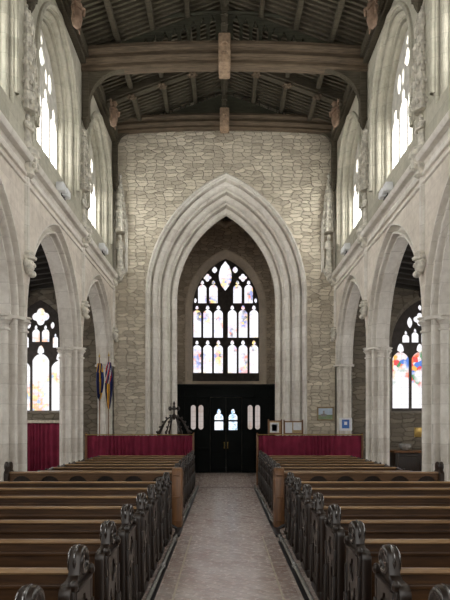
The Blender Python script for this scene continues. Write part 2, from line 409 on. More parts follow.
# ------------------------------------------------------------------ nave side walls
prof_arc = [(.30, 0), (.275, 0), (.268, .02), (.272, .08), (.268, .15), (.245, .20), (.205, .22), (.165, .20), (.142, .15), (.138, .09), (.128, .065), (.105, .055), (.082, .068),
            (.074, .10), (.080, .14), (.084, .19), (.075, .225), (.052, .235), (.034, .215), (.028, .18), (.015, .17), (0, .18), (0, .30)]
S, RISE = 1.80, 2.28
def side_wall(sg, name):
    f = sideX(sg); mb = MB()
    # spandrel + clerestory plate
    out = [(WY, ZS), (WY, TOP + .35), (Y0, TOP + .35), (Y0, ZS)]
    bot = []
    for i in range(5, 0, -1):
        c = (PY[i] + PY[i - 1]) / 2
        bot += arch(c, ZS, S, RISE, .30, 14)
    outer = [(Y0, TOP + .35)] + [(Y0, ZS)] + bot + [(WY, ZS), (WY, TOP + .35)]
    holes = []
    for i in range(5, 0, -1):
        c = (PY[i] + PY[i - 1]) / 2
        holes.append(arch(c, 9.55, 1.22, 1.55, .30, 12, 7.75))
    lower = [(Y0, STR), (Y0, ZS)] + bot + [(WY, ZS), (WY, STR)]
    plate(mb, lower, [], 0, .60, f, 0)
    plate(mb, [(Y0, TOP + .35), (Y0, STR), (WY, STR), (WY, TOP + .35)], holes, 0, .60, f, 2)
    for i in range(5, 0, -1):
        c = (PY[i] + PY[i - 1]) / 2
        sweep_arch(mb, c, ZS, S, RISE, prof_arc, f, None, 14, 1)
        sweep_arch(mb, c, ZS, S, RISE, prof_arc, lambda u, z, b: f(u, z, .60 - b), None, 14, 1)
        # clerestory jambs
        pr = orders(2, .15, .2)
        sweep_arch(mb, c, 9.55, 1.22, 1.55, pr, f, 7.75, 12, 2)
        # sloping sill
        mb.grid([[f(c - 1.52, 7.75, 0), f(c + 1.52, 7.75, 0)], [f(c - 1.25, 7.95, .42), f(c + 1.25, 7.95, .42)]], 1)
        # hood mould over the window, thin
        hp = [(.30, -.0), (.30, -.05), (.34, -.08), (.39, -.05), (.40, 0)]
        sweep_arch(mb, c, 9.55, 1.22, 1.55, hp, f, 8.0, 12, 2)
    # wall facing above the plate's lower edge: string course
    mo = [(0, STR - .30), (-.05, STR - .29), (-.06, STR - .24), (-.02, STR - .20), (-.01, STR - .12), (-.05, STR - .06), (-.15, STR - .05), (-.19, STR - .01), (-.20, STR + .04), (-.16, STR + .08), (-.08, STR + .10), (0, STR + .18)]
    mb.grid([[f(Y0, z, b), f(WY, z, b)] for b, z in mo], 1)
    mo2 = [(0, STR - .45), (-.04, STR - .44), (-.045, STR - .40), (0, STR - .37)]
    mb.grid([[f(Y0, z, b), f(WY, z, b)] for b, z in mo2], 1)
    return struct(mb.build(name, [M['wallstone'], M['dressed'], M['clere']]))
side_wall(-1, 'wall_left'); side_wall(1, 'wall_right')

# clerestory windows
wn = [0]
def clere_window(sg, i):
    wn[0] += 1
    f = sideX(sg); c = (PY[i] + PY[i - 1]) / 2
    mb = MB()
    outer = arch(c, 9.55, 1.22, 1.55, .08, 12, 7.9)
    holes = []
    w = .50
    for k in range(4):
        cx = c - .90 + .60 * k
        top = 9.75 if k in (0, 3) else 9.9
        holes.append(cusped(cx, 8.05, w, top - 8.05))
    for cx, z0, ww, hh in ((c - .60, 9.95, .26, .5), (c - .32, 10.0, .16, .42), (c + .32, 10.0, .16, .42), (c + .60, 9.95, .26, .5)):
        holes.append(lozenge(cx, z0, ww, hh))
    holes.append(foil(c, 10.48, .22, 4, 5, 0))
    holes.append(lozenge(c, 10.76, .14, .22))
    plate(mb, outer, holes, .40, .50, f, 0, .012)
    root = struct(mb.build('window_%d' % wn[0], M['tracery']))
    g = MB(); gl = arch(c, 9.55, 1.22, 1.55, .03, 12, 7.95)
    plate(g, gl, [], .50, .52, f); g.build('glass', M['glass_clere'], root)
for sg in (-1, 1):
    for i in range(1, 6): clere_window(sg, i)

# ------------------------------------------------------------------ west wall with tower arch
wl_c, wr_c = -6.54, 6.955
AW_S, AW_R, AW_ZS, AW_Z0 = 1.02, 1.55, 4.75, 2.3
TS, TR, TZS = 1.79, 3.12, 6.40
TCX = .06
prof_t = orders(3, .3133, .31)
mb = MB()
XS = 4.25
outer = [(-XS, 0), (-XS, TOP + .35), (0, RIDGE + .3), (XS, TOP + .35), (XS, 0)]
outer += list(reversed(arch(TCX, TZS, TS, TR, .94, 18, 0)))
plate(mb, outer, [], 0, .88, west, 0)
sweep_arch(mb, TCX, TZS, TS, TR, prof_t, west, 0, 18, 1)
hp = [(.94, 0), (.94, -.05), (.98, -.09), (1.03, -.05), (1.04, 0)]
sweep_arch(mb, TCX, TZS, TS, TR, hp, west, 0, 18, 1)
for cx in (wl_c, wr_c):
    sx = -1 if cx < 0 else 1
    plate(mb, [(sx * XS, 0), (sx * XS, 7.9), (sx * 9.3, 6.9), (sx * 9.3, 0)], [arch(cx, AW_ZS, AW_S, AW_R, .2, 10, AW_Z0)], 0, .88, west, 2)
    sweep_arch(mb, cx, AW_ZS, AW_S, AW_R, [(.2, 0), (.16, 0), (.0, .3), (0, .34)], west, AW_Z0, 10, 2)
    mb.grid([[west(cx - 1.22, AW_Z0, 0), west(cx + 1.22, AW_Z0, 0)], [west(cx - 1.1, AW_Z0 + .08, .34), west(cx + 1.1, AW_Z0 + .08, .34)]], 2)
struct(mb.build('wall_west', [M['rubble'], M['dressed'], M['aislewall']]))

# aisle west windows, three lights each
def aisle_west(cx, gm, big):
    wn[0] += 1
    mb = MB(); outer = arch(cx, AW_ZS, AW_S, AW_R, .12, 10, AW_Z0 + .02)
    holes = []
    if big:   # right: intersecting head with larger pieces
        for k in range(3): holes.append(cusped(cx - .685 + .685 * k, 2.46, .60, 2.30))
        for dx, z0, w, hh in ((-.50, 4.80, .26, .42), (-.17, 4.80, .26, .5), (.17, 4.80, .26, .5), (.50, 4.80, .26, .42)):
            holes.append(cusped(cx + dx, z0, w, hh))
        holes.append(foil(cx, 5.62, .26, 4, 5)); holes.append(lozenge(cx - .36, 5.3, .2, .42)); holes.append(lozenge(cx + .36, 5.3, .2, .42))
        holes.append(lozenge(cx, 5.93, .14, .22))
    else:
        for k in range(3): holes.append(cusped(cx - .675 + .675 * k, 2.36, .61, 2.34 if k == 1 else 2.1))
        for dx, z0, w, hh in ((-.52, 4.62, .2, .5), (-.17, 4.82, .28, .6), (.17, 4.82, .28, .6), (.52, 4.62, .2, .5)):
            holes.append(cusped(cx + dx, z0, w, hh))
        holes.append(foil(cx, 5.72, .34, 4, 6)); holes.append(lozenge(cx - .42, 5.28, .15, .26)); holes.append(lozenge(cx + .42, 5.28, .15, .26))
    plate(mb, outer, holes, .30, .40, west, 0, .01)
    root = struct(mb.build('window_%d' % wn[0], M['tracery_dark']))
    g = MB(); plate(g, arch(cx, AW_ZS, AW_S, AW_R, .05, 10, AW_Z0 + .05), [], .40, .42, west); g.build('glass', gm, root)
aisle_west(wl_c, M['glass_wl'], False); aisle_west(wr_c, M['glass_wr'], True)

# ------------------------------------------------------------------ tower room
TY = 24.0
mb = MB()
mb.box(-3.1, -2.5, WY + .88, TY + 1, 0, 11.3); mb.box(2.6, 3.2, WY + .88, TY + 1, 0, 11.3)
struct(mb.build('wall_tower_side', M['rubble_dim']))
mb = MB(); ft = lambda u, z, b: (u, TY + b, z)
plate(mb, [(-2.5, 0), (-2.5, 11.3), (2.6, 11.3), (2.6, 0)], [arch(TCX, 7.0, 1.44, 2.2, .34, 14, 3.45)], 0, .12, ft, 0)
sweep_arch(mb, TCX, 7.0, 1.44, 2.2, [(.34, 0), (.30, 0), (.24, .05), (.04, .42), (0, .45)], ft, 3.45, 14, 1)
mb.grid([[ft(TCX - 1.78, 3.45, 0), ft(TCX + 1.78, 3.45, 0)], [ft(TCX - 1.5, 3.85, .45), ft(TCX + 1.5, 3.85, .45)]], 1)
# wall rib and vault springers
sweep_arch(mb, TCX, 9.2, 2.45, 1.25, [(.15, 0), (.15, -.18), (.05, -.22), (-.02, -.18), (-.02, 0)], ft, None, 14, 1)
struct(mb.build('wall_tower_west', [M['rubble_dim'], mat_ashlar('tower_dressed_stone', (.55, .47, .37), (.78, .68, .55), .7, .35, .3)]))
mb = MB()
mb.box(-3.1, 3.2, WY + .88, TY + .5, 11.0, 11.3)
for k in range(8): mb.box(-2.5, 2.6, WY + 1.2 + .55 * k, WY + 1.34 + .55 * k, 10.8, 11.0)
struct(mb.build('ceiling_tower', M['aisleroof']))

wn[0] += 1
mb = MB(); pz = lambda y: 1.9 + (424 - y) * TY * 1.016 / 549
px = lambda x: (x - 224.5) * TY * 1.016 / 549
holes = []
def H(kind, x0, x1, ytop, ybot, **kw):
    cx = (px(x0) + px(x1)) / 2; w = px(x1) - px(x0); z0 = pz(ybot); hh = pz(ytop) - z0
    holes.append(kind(cx, z0, w, hh, **kw))
for a in (196.9, 207.6, 218.4, 232.3, 243.1, 254):
    H(cusped, a - 4.4, a + 4.4, 340, 373); H(cusped, a - 4.4, a + 4.4, 305, 337.5)
for a in (202.2, 213.4, 237.5, 248.7):
    H(cusped, a - 4.2, a + 4.2, 280, 303)
H(lozenge, 218.8, 231.8, 260.5, 290.5)
for a in (207.3, 242.9): holes.append(foil(px(a), pz(277.3), .20, 4, 5))
for a in (214.6, 235.2): H(lozenge, a - 2.6, a + 2.6, 266, 273)
for a in (195.2, 255.7): H(lozenge, a - 1.4, a + 1.4, 297.5, 303)
plate(mb, arch(TCX, 7.0, 1.44, 2.2, .04, 14, 3.8), holes, .40, .52, ft, 0, .01)
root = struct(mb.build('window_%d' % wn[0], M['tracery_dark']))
g = MB(); plate(g, arch(TCX, 7.0, 1.44, 2.2, .0, 14, 3.9), [], .53, .55, ft); g.build('glass', M['glass_tower'], root)

# lobby screen with doors under the tower
LY = 21.4
k_ = LY / 549
lx = lambda x: (x - 224.5) * k_
lz = lambda y: 1.9 + (424 - y) * k_
root = empty('lobby_screen', (TCX, LY, 0))
tag(root, 'black timber lobby screen with glazed double doors under the tower arch', 'screen')
fl = lambda u, z, b: (u - TCX, b, z)
mb = MB(); panes = [arch(lx(x), lz(408), .125, .0 + .16, 0, 6, lz(428)) for x in ()]
lights = [(lx(x), lz(429.5), 4.9 * k_, 24.5 * k_) for x in (193.3, 200.9, 250.2, 257.6)]
doorlights = [(lx(x), lz(430), 8.6 * k_, 21 * k_, s) for x, s in ((218.9, 1), (233, -1))]
frame_h = [pill(*l) for l in lights] + [[(lx(210), .02), (lx(210), lz(397)), (lx(242), lz(397)), (lx(242), .02)]]
plate(mb, [(-2.45, .0), (-2.45, 3.3), (2.52, 3.3), (2.52, 0)], frame_h, 0, .1, fl, 0)
for z in (.9, 2.9): mb.cbox(-2.45 - TCX, lx(209) - TCX, -.03, 0, z, z + .09, .01); mb.cbox(lx(243) - TCX, 2.52 - TCX, -.03, 0, z, z + .09, .01)
for x in (-1.65, -1.128, 1.085, 1.72): mb.cbox(x - .03, x + .03, -.03, 0, .05, 3.2, .01)
mb.cbox(-2.45 - TCX, 2.52 - TCX, -.08, .12, 3.3, 3.45, .02)
# the ceiling of the lobby box and its returns to the tower wall
mb.box(-2.45, 2.45, .1, TY - LY - .02, 3.28, 3.38)
mb.build('screen_frame', M['blackscreen'], root)
for s, x0, x1 in ((1, lx(210) + .01, lx(226) - .005), (-1, lx(226) + .005, lx(242) - .01)):
    mb = MB(); cxd = [d for d in doorlights if d[4] == s][0]
    cx, z0, w, hh, _ = cxd
    q1 = cusped(cx, z0 + hh * .48, w, hh * .52); q2 = [(cx - w / 2, z0), (cx + w / 2, z0), (cx + w / 2, z0 + hh * .4), (cx - w / 2, z0 + hh * .4)]
    plate(mb, [(x0, .03), (x0, lz(397) - .02), (x1, lz(397) - .02), (x1, .03)], [q1, q2], .01, .07, fl, 0)
    for z in (.15, .75, 1.15): mb.cbox(x0 - TCX + .04, x1 - TCX - .04, -.01, .01, z, z + .06, .005)
    d = mb.build('door', M['blackscreen'], root)
    g = MB(); g.box(cx - TCX - w / 2 - .02, cx - TCX + w / 2 + .02, .035, .045, z0 - .02, z0 + hh + .02)
    tag(g.build('pane', M['glass_door'], d), 'bright leaded glass pane', None)
    kb = MB(); hx = (x1 - .06 if s == 1 else x0 + .06) - TCX
    kb.tube([(hx, -.05, .95), (hx, -.05, 1.2)], .012); kb.box(hx - .02, hx + .02, -.05, .01, .96, .98); kb.box(hx - .02, hx + .02, -.05, .01, 1.17, 1.19)
    kb.build('handle', M['brass'], d)
for (cx, z0, w, hh) in lights:
    g = MB(); g.box(cx - TCX - w / 2 - .01, cx - TCX + w / 2 + .01, .05, .06, z0 - .01, z0 + hh + .01)
    tag(g.build('pane', M['glass_lobby'], root), 'narrow round-ended pinkish pane', None)

# ------------------------------------------------------------------ aisles: outer walls and roofs
def aisle(sg, name):
    mb = MB(); X = 9.3
    f = lambda u, z, b: (sg * (X - .35 + b), u, z)
    holes = []
    for i in range(1, 6):
        c = (PY[i] + PY[i - 1]) / 2; holes.append(arch(c, 4.1, 1.0, 1.4, .15, 10, 2.1))
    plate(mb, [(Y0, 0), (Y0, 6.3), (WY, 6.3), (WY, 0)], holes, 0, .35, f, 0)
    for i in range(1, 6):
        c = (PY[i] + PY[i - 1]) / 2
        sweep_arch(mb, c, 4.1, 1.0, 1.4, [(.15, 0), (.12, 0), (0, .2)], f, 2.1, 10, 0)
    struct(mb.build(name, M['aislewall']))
    for i in range(1, 6):
        c = (PY[i] + PY[i - 1]) / 2; wn[0] += 1
        mb = MB(); hs = [cusped(c - .66 + .66 * k, 2.25, .54, 2.0 if k != 1 else 2.15) for k in range(3)] + [foil(c, 4.85, .3, 4, 5)]
        plate(mb, arch(c, 4.1, 1.0, 1.4, .1, 10, 2.1), hs, .2, .28, f, 0)
        r = struct(mb.build('window_%d' % wn[0], M['tracery']))
        g = MB(); plate(g, arch(c, 4.1, 1.0, 1.4, .05, 10, 2.12), [], .28, .3, f); g.build('glass', M['glass_aisle'], r)
    mb = MB()
    # lean-to roof, higher at the nave side, with beams
    z_in, z_out = 7.0, 6.25
    xi, xo = NX + .60, X
    mb.add([(sg * xi, Y0, z_in), (sg * xo, Y0, z_out), (sg * xo, WY, z_out), (sg * xi, WY, z_in), (sg * xi, Y0, z_in + .15), (sg * xo, Y0, z_out + .15), (sg * xo, WY, z_out + .15), (sg * xi, WY, z_in + .15)],
           [(0, 1, 2, 3), (4, 5, 6, 7), (0, 1, 5, 4), (2, 3, 7, 6), (0, 3, 7, 4), (1, 2, 6, 5)])
    y = Y0 + .2
    while y < WY - .15:
        big = .28 if abs((y - Y0 - .2) % 2.1) < .3 else .12
        mb.add([(sg * xi, y, z_in - big), (sg * xo, y, z_out - big), (sg * xo, y + .12, z_out - big), (sg * xi, y + .12, z_in - big), (sg * xi, y, z_in), (sg * xo, y, z_out), (sg * xo, y + .12, z_out), (sg * xi, y + .12, z_in)],
               [(0, 1, 2, 3), (4, 5, 6, 7), (0, 1, 5, 4), (2, 3, 7, 6), (0, 3, 7, 4), (1, 2, 6, 5)])
        y += .52
    for t in (.05, .5, .95):
        x = xi + (xo - xi) * t; z = z_in + (z_out - z_in) * t
        mb.box(sg * (x - .08), sg * (x + .08), Y0, WY, z - .3, z)
    struct(mb.build('ceiling_' + ('left_aisle' if sg < 0 else 'right_aisle'), M['aisleroof']))
aisle(-1, 'wall_left_aisle'); aisle(1, 'wall_right_aisle')

# ------------------------------------------------------------------ pillars
def lathe_cap(mb, x, y, z1, r=.085, n=8):
    mb.lathe((x, y, z1), [(r, -.30), (r + .03, -.29), (r + .035, -.26), (r, -.24), (r + .005, -.17), (r + .045, -.12), (r + .07, -.10), (r + .07, -.07), (r + .03, -.05), (r + .08, -.03), (r + .085, 0)], n)
def lathe_base(mb, x, y, r=.085, n=8):
    mb.lathe((x, y, 0), [(r + .13, 0), (r + .13, .30), (r + .10, .33), (r + .10, .52), (r + .07, .56), (r + .075, .62), (r + .03, .66), (r + .04, .70), (r, .74)], n)
def pillar(sg, i, label):
    yc = PY[i]; root = empty('pillar', (sg * (NX + .30), yc, 0))
    tag(root, label, 'pillar', 'arcade pillars')
    X = lambda b: sg * (b - .30)
    q = [(0, .05), (.065, .07), (.055, .15), (.07, .205), (.105, .225), (.145, .21), (.17, .165)]
    q += [(.212 + .042 * cos(math.radians(t)), .122 + .042 * sin(math.radians(t))) for t in range(190, 425, 26)]
    q += [(.235, .165), (.21, .20), (.205, .25), (.22, .262), (.25, .27), (.275, .265), (.275, .30)]
    loop = [(u, b) for u, b in q] + [(u, .60 - b) for u, b in reversed(q[:-1])]
    if i == 0: loop = [(-u, b) for u, b in loop] + [(-.0, .60), (0, 0)]
    elif i == 5: loop = [(u, b) for u, b in loop] + [(0, .60), (0, 0)]
    else: loop = loop + [(-u, b) for u, b in reversed(loop)]
    mb = MB(); plate(mb, [(u, b) for u, b in loop], [], 0, ZS, lambda u, b, z: (X(b), u, z), 0)
    ab = [(u * 1.2, .30 + (b - .30) * 1.2) for u, b in [(0, .0), (.10, .02), (.225, .09), (.30, .20), (.325, .30)]]
    ab = ab + [(u, .60 - b) for u, b in reversed(ab[:-1])]
    if i == 0: ab = [(-u, b) for u, b in ab]
    elif i != 5: ab = ab + [(-u, b) for u, b in reversed(ab[1:-1])]
    plate(mb, ab, [], ZS - .07, ZS - .01, lambda u, b, z: (X(b), u, z), 0)
    mb.build('pillar_body', M['dressed'], root)
    sp = [(0, .05), (.28, .30), (-.28, .30), (0, .55)]
    if i == 0: sp = [(-.28, .30)]
    if i == 5: sp = [(.28, .30)]
    for u, b in sp:
        r = .072 if abs(u) < .1 else .075
        mb = MB(); mb.tube([(X(b), u, .7), (X(b), u, 3.8)], r, 14); mb.build('shaft', M['dressed'], root)
        mb = MB(); lathe_cap(mb, X(b), u, ZS, r); mb.build('capital', M['dressed'], root)
        mb = MB(); lathe_base(mb, X(b), u, r); mb.build('base', M['dressed'], root)
names = {0: 'pale half-pillar against the far wall ending the {} arcade, beside {}', 1: '{} arcade stone pillar, last free-standing one before the far wall, {}',
         2: 'large pale pillar at the {} edge of the view, {}', 3: '{} arcade pillar beyond the frame, fourth from the far wall, {}',
         4: '{} arcade pillar beyond the frame, fifth from the far wall, {}', 5: 'clustered stone half-pillar at the near end of the {} arcade, {}'}
ext = {-1: ['two hanging flags', 'near the flags', 'beside the white window', 'beside the pews', 'beside the pews', 'behind the viewer'],
       1: ['a blue notice', 'past the picture', 'beside the colourful window', 'beside the pews', 'beside the pews', 'behind the viewer']}
for sg in (-1, 1):
    for i in range(0, 6): pillar(sg, i, names[i].format('left' if sg < 0 else 'right', ext[sg][i]))

# ------------------------------------------------------------------ wall shafts, corbels, statue niches, statues
def head_corbel(mb, x, y, z, sg):
    mb.ball((x, y, z - .12), .13, .9, .95, 1.25, 12)
    mb.ball((x - sg * .12, y, z - .12), .03, 1, 1, 1.3, 6)      # nose
    mb.ball((x - sg * .07, y, z - .28), .08, 1, 1.1, .9, 8)     # beard
    for s in (-1, 1):
        mb.ball((x - sg * .0, y + s * .13, z - .1), .055, 1, .8, 1.8, 8)
        mb.ball((x - sg * .1, y + s * .045, z - .07), .02, 1, 1, 1, 6)
    mb.lathe((x, y, z), [(.10, -.02), (.15, .0), (.16, .05), (.11, .08), (.12, .13), (.07, .17)], 8)
def wall_shaft(sg, i, label):
    yc = PY[i] if i else WY - .10; root = empty('wall_shaft', (sg * NX, yc, 5.0)); tag(root, label, 'wall shaft', 'slender shafts on the arcade walls')
    mb = MB()
    for dy in (-.06, 0, .06):
        r = .04 if dy == 0 else .022
        mb.tube([(-sg * (.03 if dy == 0 else .01), dy, .15), (-sg * (.03 if dy == 0 else .01), dy, STR - 5.0 - .15)], r, 10)
    for z in (.6, 1.2): mb.box(0, -sg * .03, -.10, .10, z, z + .02)
    mb.build('shaft', M['dressed'], root)
    mb = MB(); head_corbel(mb, -sg * .05, 0, .1, sg); mb.build('corbel', M['carved'], root)
    mb = MB(); mb.lathe((-sg * .07, 0, STR - 5.0), [(.06, -.3), (.11, -.26), (.09, -.2), (.16, -.08), (.17, .06), (.21, .1), (.2, .2)], 8)
    for k in range(5):
        a = k * 2 * PI / 5; mb.ball((-sg * (.07 + .12), .1 * cos(a), STR - 5.0 - .05 + .1 * sin(a)), .05, 1, 1, 1, 6)
    mb.build('pedestal', M['carved'], root)

def niche_and_statue(kind, loc, rot, z_can, z_top, nlabel, slabel):
    """local frame: -y faces out from the wall; z is world height"""
    root = empty('statue_niche', (loc[0], loc[1], 0)); root.rotation_euler.z = rot
    tag(root, nlabel, 'niche', 'canopied statue niches')
    zb = STR + .2
    mb = MB()
    for s in (-1, 1):
        mb.tube([(s * .22, -.03, zb), (s * .22, -.03, z_can + .3)], .03, 8)
        mb.tube([(s * .17, -.08, zb), (s * .17, -.08, z_can + .1)], .018, 6)
        # buttress pinnacles
        mb.lathe((s * .22, -.04, z_can + .25), [(.05, 0), (.055, .05), (.035, .08), (.005, .4)], 4)
    mb.build('side_shafts', M['dressed'], root)
    mb = MB(); mb.lathe((0, -.14, zb), [(.05, -.35), (.09, -.3), (.08, -.24), (.17, -.08), (.2, -.02), (.2, .06)], 8)
    mb.ball((0, -.28, zb - .16), .08, 1, .8, 1, 8); mb.ball((-.1, -.24, zb - .1), .06, 1, .8, 1, 8); mb.ball((.1, -.24, zb - .1), .06, 1, .8, 1, 8)
    mb.build('pedestal', M['carved'], root)
    # canopy: tiers of small gables ringed round a tapering spire, with crockets
    mb = MB(); hgt = z_top - z_can; tiers = 5
    for t in range(tiers):
        z0 = z_can + hgt * (.72 * t / tiers); r0 = .235 * (1 - .58 * t / tiers); th = hgt * .72 / tiers
        mb.lathe((0, -.12, z0), [(r0 * .72, 0), (r0 * .78, th * .3), (r0 * .62, th)], 8)
        for k in range(8):
            a = 2 * PI * (k + .5) / 8
            if sin(a) > .6: continue
            cx, cy = r0 * cos(a), -.12 + r0 * sin(a)
            mb.lathe((cx, cy, z0 - .04), [(.028, 0), (.03, th * .45), (.045, th * .5), (.02, th * .6), (.003, th * 1.0)], 4)
            a2 = a + PI / 8
            cx, cy = r0 * .93 * cos(a2), -.12 + r0 * .93 * sin(a2)
            mb.ball((cx, cy, z0 + th * .32), .035, 1, 1, 1.3, 6)
    mb.lathe((0, -.12, z_can + hgt * .68), [(.10, 0), (.07, hgt * .1), (.03, hgt * .24), (.055, hgt * .26), (.06, hgt * .28), (.03, hgt * .3), (.01, hgt * .32)], 8)
    for k in range(6):
        a = k * 1.1; z = z_can + hgt * (.7 + .035 * k); r = .1 - .012 * k
        for s in range(4): mb.ball((r * cos(a + s * PI / 2), -.12 + r * sin(a + s * PI / 2), z), .03, 1, 1, 1, 6)
    mb.build('canopy', M['carved'], root)
    # robed figure
    st = MB(); z0 = zb + .06; hh = (z_can - .08) - z0
    fold = lambda k: 1 + .10 * sin(5 * k)
    rings = [(.115, 0), (.12, .04), (.10, .2), (.09, .38), (.085, .5), (.10, .62), (.115, .72), (.105, .79), (.05, .825), (.034, .84), (.033, .86)]
    vs = []; fs = []; n = 20
    for r, q in rings:
        for k in range(n):
            a = 2 * PI * k / n; rr = r * (fold(a + q) if q < .55 else 1)
            vs.append((rr * cos(a) * 1.05, -.14 + rr * sin(a) * .75, z0 + hh * q))
    for i in range(len(rings) - 1):
        for k in range(n): fs.append((i * n + k, i * n + (k + 1) % n, (i + 1) * n + (k + 1) % n, (i + 1) * n + k))
    fs += [tuple(range(n)), tuple((len(rings) - 1) * n + k for k in range(n))]
    st.add(vs, fs)
    hz = z0 + hh * .92
    st.ball((0, -.15, hz), hh * .072, .85, .95, 1.2, 12)
    st.ball((0, -.15 - hh * .07, hz - .005), .009, 1, 1, 1.4, 6)
    st.lathe((0, -.145, hz + hh * .04), [(.06, -.03), (.055, 0), (.035, .05), (.004, .075)], 10)
    for s in (-1, 1):   # arms drawn across the chest
        st.tube([(s * .10, -.14, z0 + hh * .75), (s * .13, -.17, z0 + hh * .60), (s * .07, -.24, z0 + hh * .56), (s * -.01, -.25, z0 + hh * (.6 + .03 * s))], [.04, .036, .03, .018], 8)
    st.tube([(.02, -.255, z0 + hh * .25), (.02, -.26, z0 + hh * .72)], .012, 6)
    o = st.build('statue', M['carved'], None, 50); o.location = (loc[0], loc[1], 0); o.rotation_euler.z = rot
    tag(o, slabel, 'statue', 'stone statues in the niches')
for sg in (-1, 1):
    side = 'left' if sg < 0 else 'right'
    for i in (1, 2, 3, 4):
        where = {1: 'on the {} wall above the middle pillar', 2: 'on the {} wall nearest the viewer', 3: 'on the {} wall above the fourth pillar from the west', 4: 'on the {} wall above the fifth pillar from the west'}[i].format(side)
        wall_shaft(sg, i, {1: 'thin stone shaft with carved head above the middle {} pillar', 2: 'thin stone shaft with carved head above the nearest visible {} pillar', 3: 'thin shaft with carved head beyond the frame, above fourth {} pillar', 4: 'thin shaft with carved head beyond the frame, above fifth {} pillar'}[i].format(side))
        zc, zt = {1: (8.25, 10.25), 2: (7.98, 10.6), 3: (8.1, 10.4), 4: (8.1, 10.4)}[i]
        niche_and_statue(0, (sg * (NX + .11), PY[i]), (PI / 2 if sg > 0 else -PI / 2) * -1 * (1), zc, zt, 'crocketed stone canopy niche ' + where, 'robed stone statue ' + where.replace('the viewer', 'the camera'))
    wall_shaft(sg, 0, 'thin stone shaft with carved head in the far %s corner of the nave' % side)
    niche_and_statue(0, (sg * 3.62, WY - .02), 0, 8.55, 10.6, 'canopied niche with pinnacles in the far %s corner of the nave' % side, 'weathered stone statue in the far %s corner of the nave' % side)

# ------------------------------------------------------------------ floodlights on the string course
def lamp(sg, i, label):
    c = (PY[i] + PY[i - 1]) / 2; x = sg * (NX - .10)
    root = empty('floodlight', (x, c, STR + .17)); tag(root, label, 'floodlight', 'white floodlights on the string course')
    mb = MB(); mb.box(-.03, .03, -.12, .12, 0, .03)
    mb.tube([(0, -.12, .02), (0, -.12, .16)], .012); mb.tube([(0, .12, .02), (0, .12, .16)], .012); mb.build('bracket', M['iron'], root)
    for s in (-1, 1):
        mb = MB(); mb.cbox(-.09, .09, s * .17 - .12, s * .17 + .12, .08, .25, .02)
        for k in range(4): mb.box(-.08, .08, s * .17 - .09 + .055 * k, s * .17 - .08 + .055 * k, .25, .28)
        mb.box(-sg * .09, -sg * .10, s * .17 - .1, s * .17 + .1, .10, .23)
        mb.build('lamp_housing', M['white'], root)
for sg in (-1, 1):
    side = 'left' if sg < 0 else 'right'
    for i, w in ((1, 'farthest'), (2, 'middle'), (3, 'nearest')):
        lamp(sg, i, 'white twin floodlight on the %s ledge under the %s clerestory window' % (side, w))

# ------------------------------------------------------------------ roof
def zr(x): return RIDGE - (RIDGE - TOP) * abs(x) / NX
mb = MB()
X1 = NX + .6
for s in (-1, 1):
    mb.add([(0, Y0, RIDGE + .12), (s * X1, Y0, zr(X1) + .12), (s * X1, WY, zr(X1) + .12), (0, WY, RIDGE + .12),
            (0, Y0, RIDGE + .3), (s * X1, Y0, zr(X1) + .3), (s * X1, WY, zr(X1) + .3), (0, WY, RIDGE + .3)],
           [(0, 1, 2, 3), (4, 5, 6, 7), (0, 1, 5, 4), (2, 3, 7, 6), (0, 3, 7, 4), (1, 2, 6, 5)], 1)
    # common rafters
    y = Y0 + .1
    while y < WY - .1:
        pts = lambda x, dz: (s * x, 0, zr(x) + dz)
        a, b_ = .08, NX
        mb.add([(s * a, y, zr(a) + .0), (s * b_, y, zr(b_) + .0), (s * b_, y + .07, zr(b_)), (s * a, y + .07, zr(a)),
                (s * a, y, zr(a) + .12), (s * b_, y, zr(b_) + .12), (s * b_, y + .07, zr(b_) + .12), (s * a, y + .07, zr(a) + .12)],
               [(0, 1, 2, 3), (4, 5, 6, 7), (0, 1, 5, 4), (2, 3, 7, 6), (0, 3, 7, 4), (1, 2, 6, 5)], 0)
        y += .17
    # purlins
    for x in (1.0, 1.95, 2.9):
        z = zr(x); mb.cbox(s * x - .07, s * x + .07, Y0, WY, z - .16, z + .02, .03, 0)
    # wall plate, moulded and embattled
    mb.cbox(s * (NX + .02), s * (NX - .22), Y0, WY, TOP - .32, TOP - .02, .04, 0)
    mb.cbox(s * (NX + .02), s * (NX - .15), Y0, WY, TOP - .46, TOP - .34, .02, 0)
mb.cbox(-.12, .12, Y0, WY, RIDGE - .22, RIDGE + .1, .03, 0)
mb.cbox(-.05, .05, Y0, WY, RIDGE - .28, RIDGE - .2, .02, 0)
struct(mb.build('ceiling', [M['roof'], M['roofboard']]))

def rosette(mb, x, y, z, r):
    mb.ball((x, y, z), r * .5, 1, 1, .7, 8)
    for k in range(6):
        a = k * PI / 3; mb.ball((x + r * .75 * cos(a), y + r * .75 * sin(a), z), r * .38, 1, 1, .6, 6)
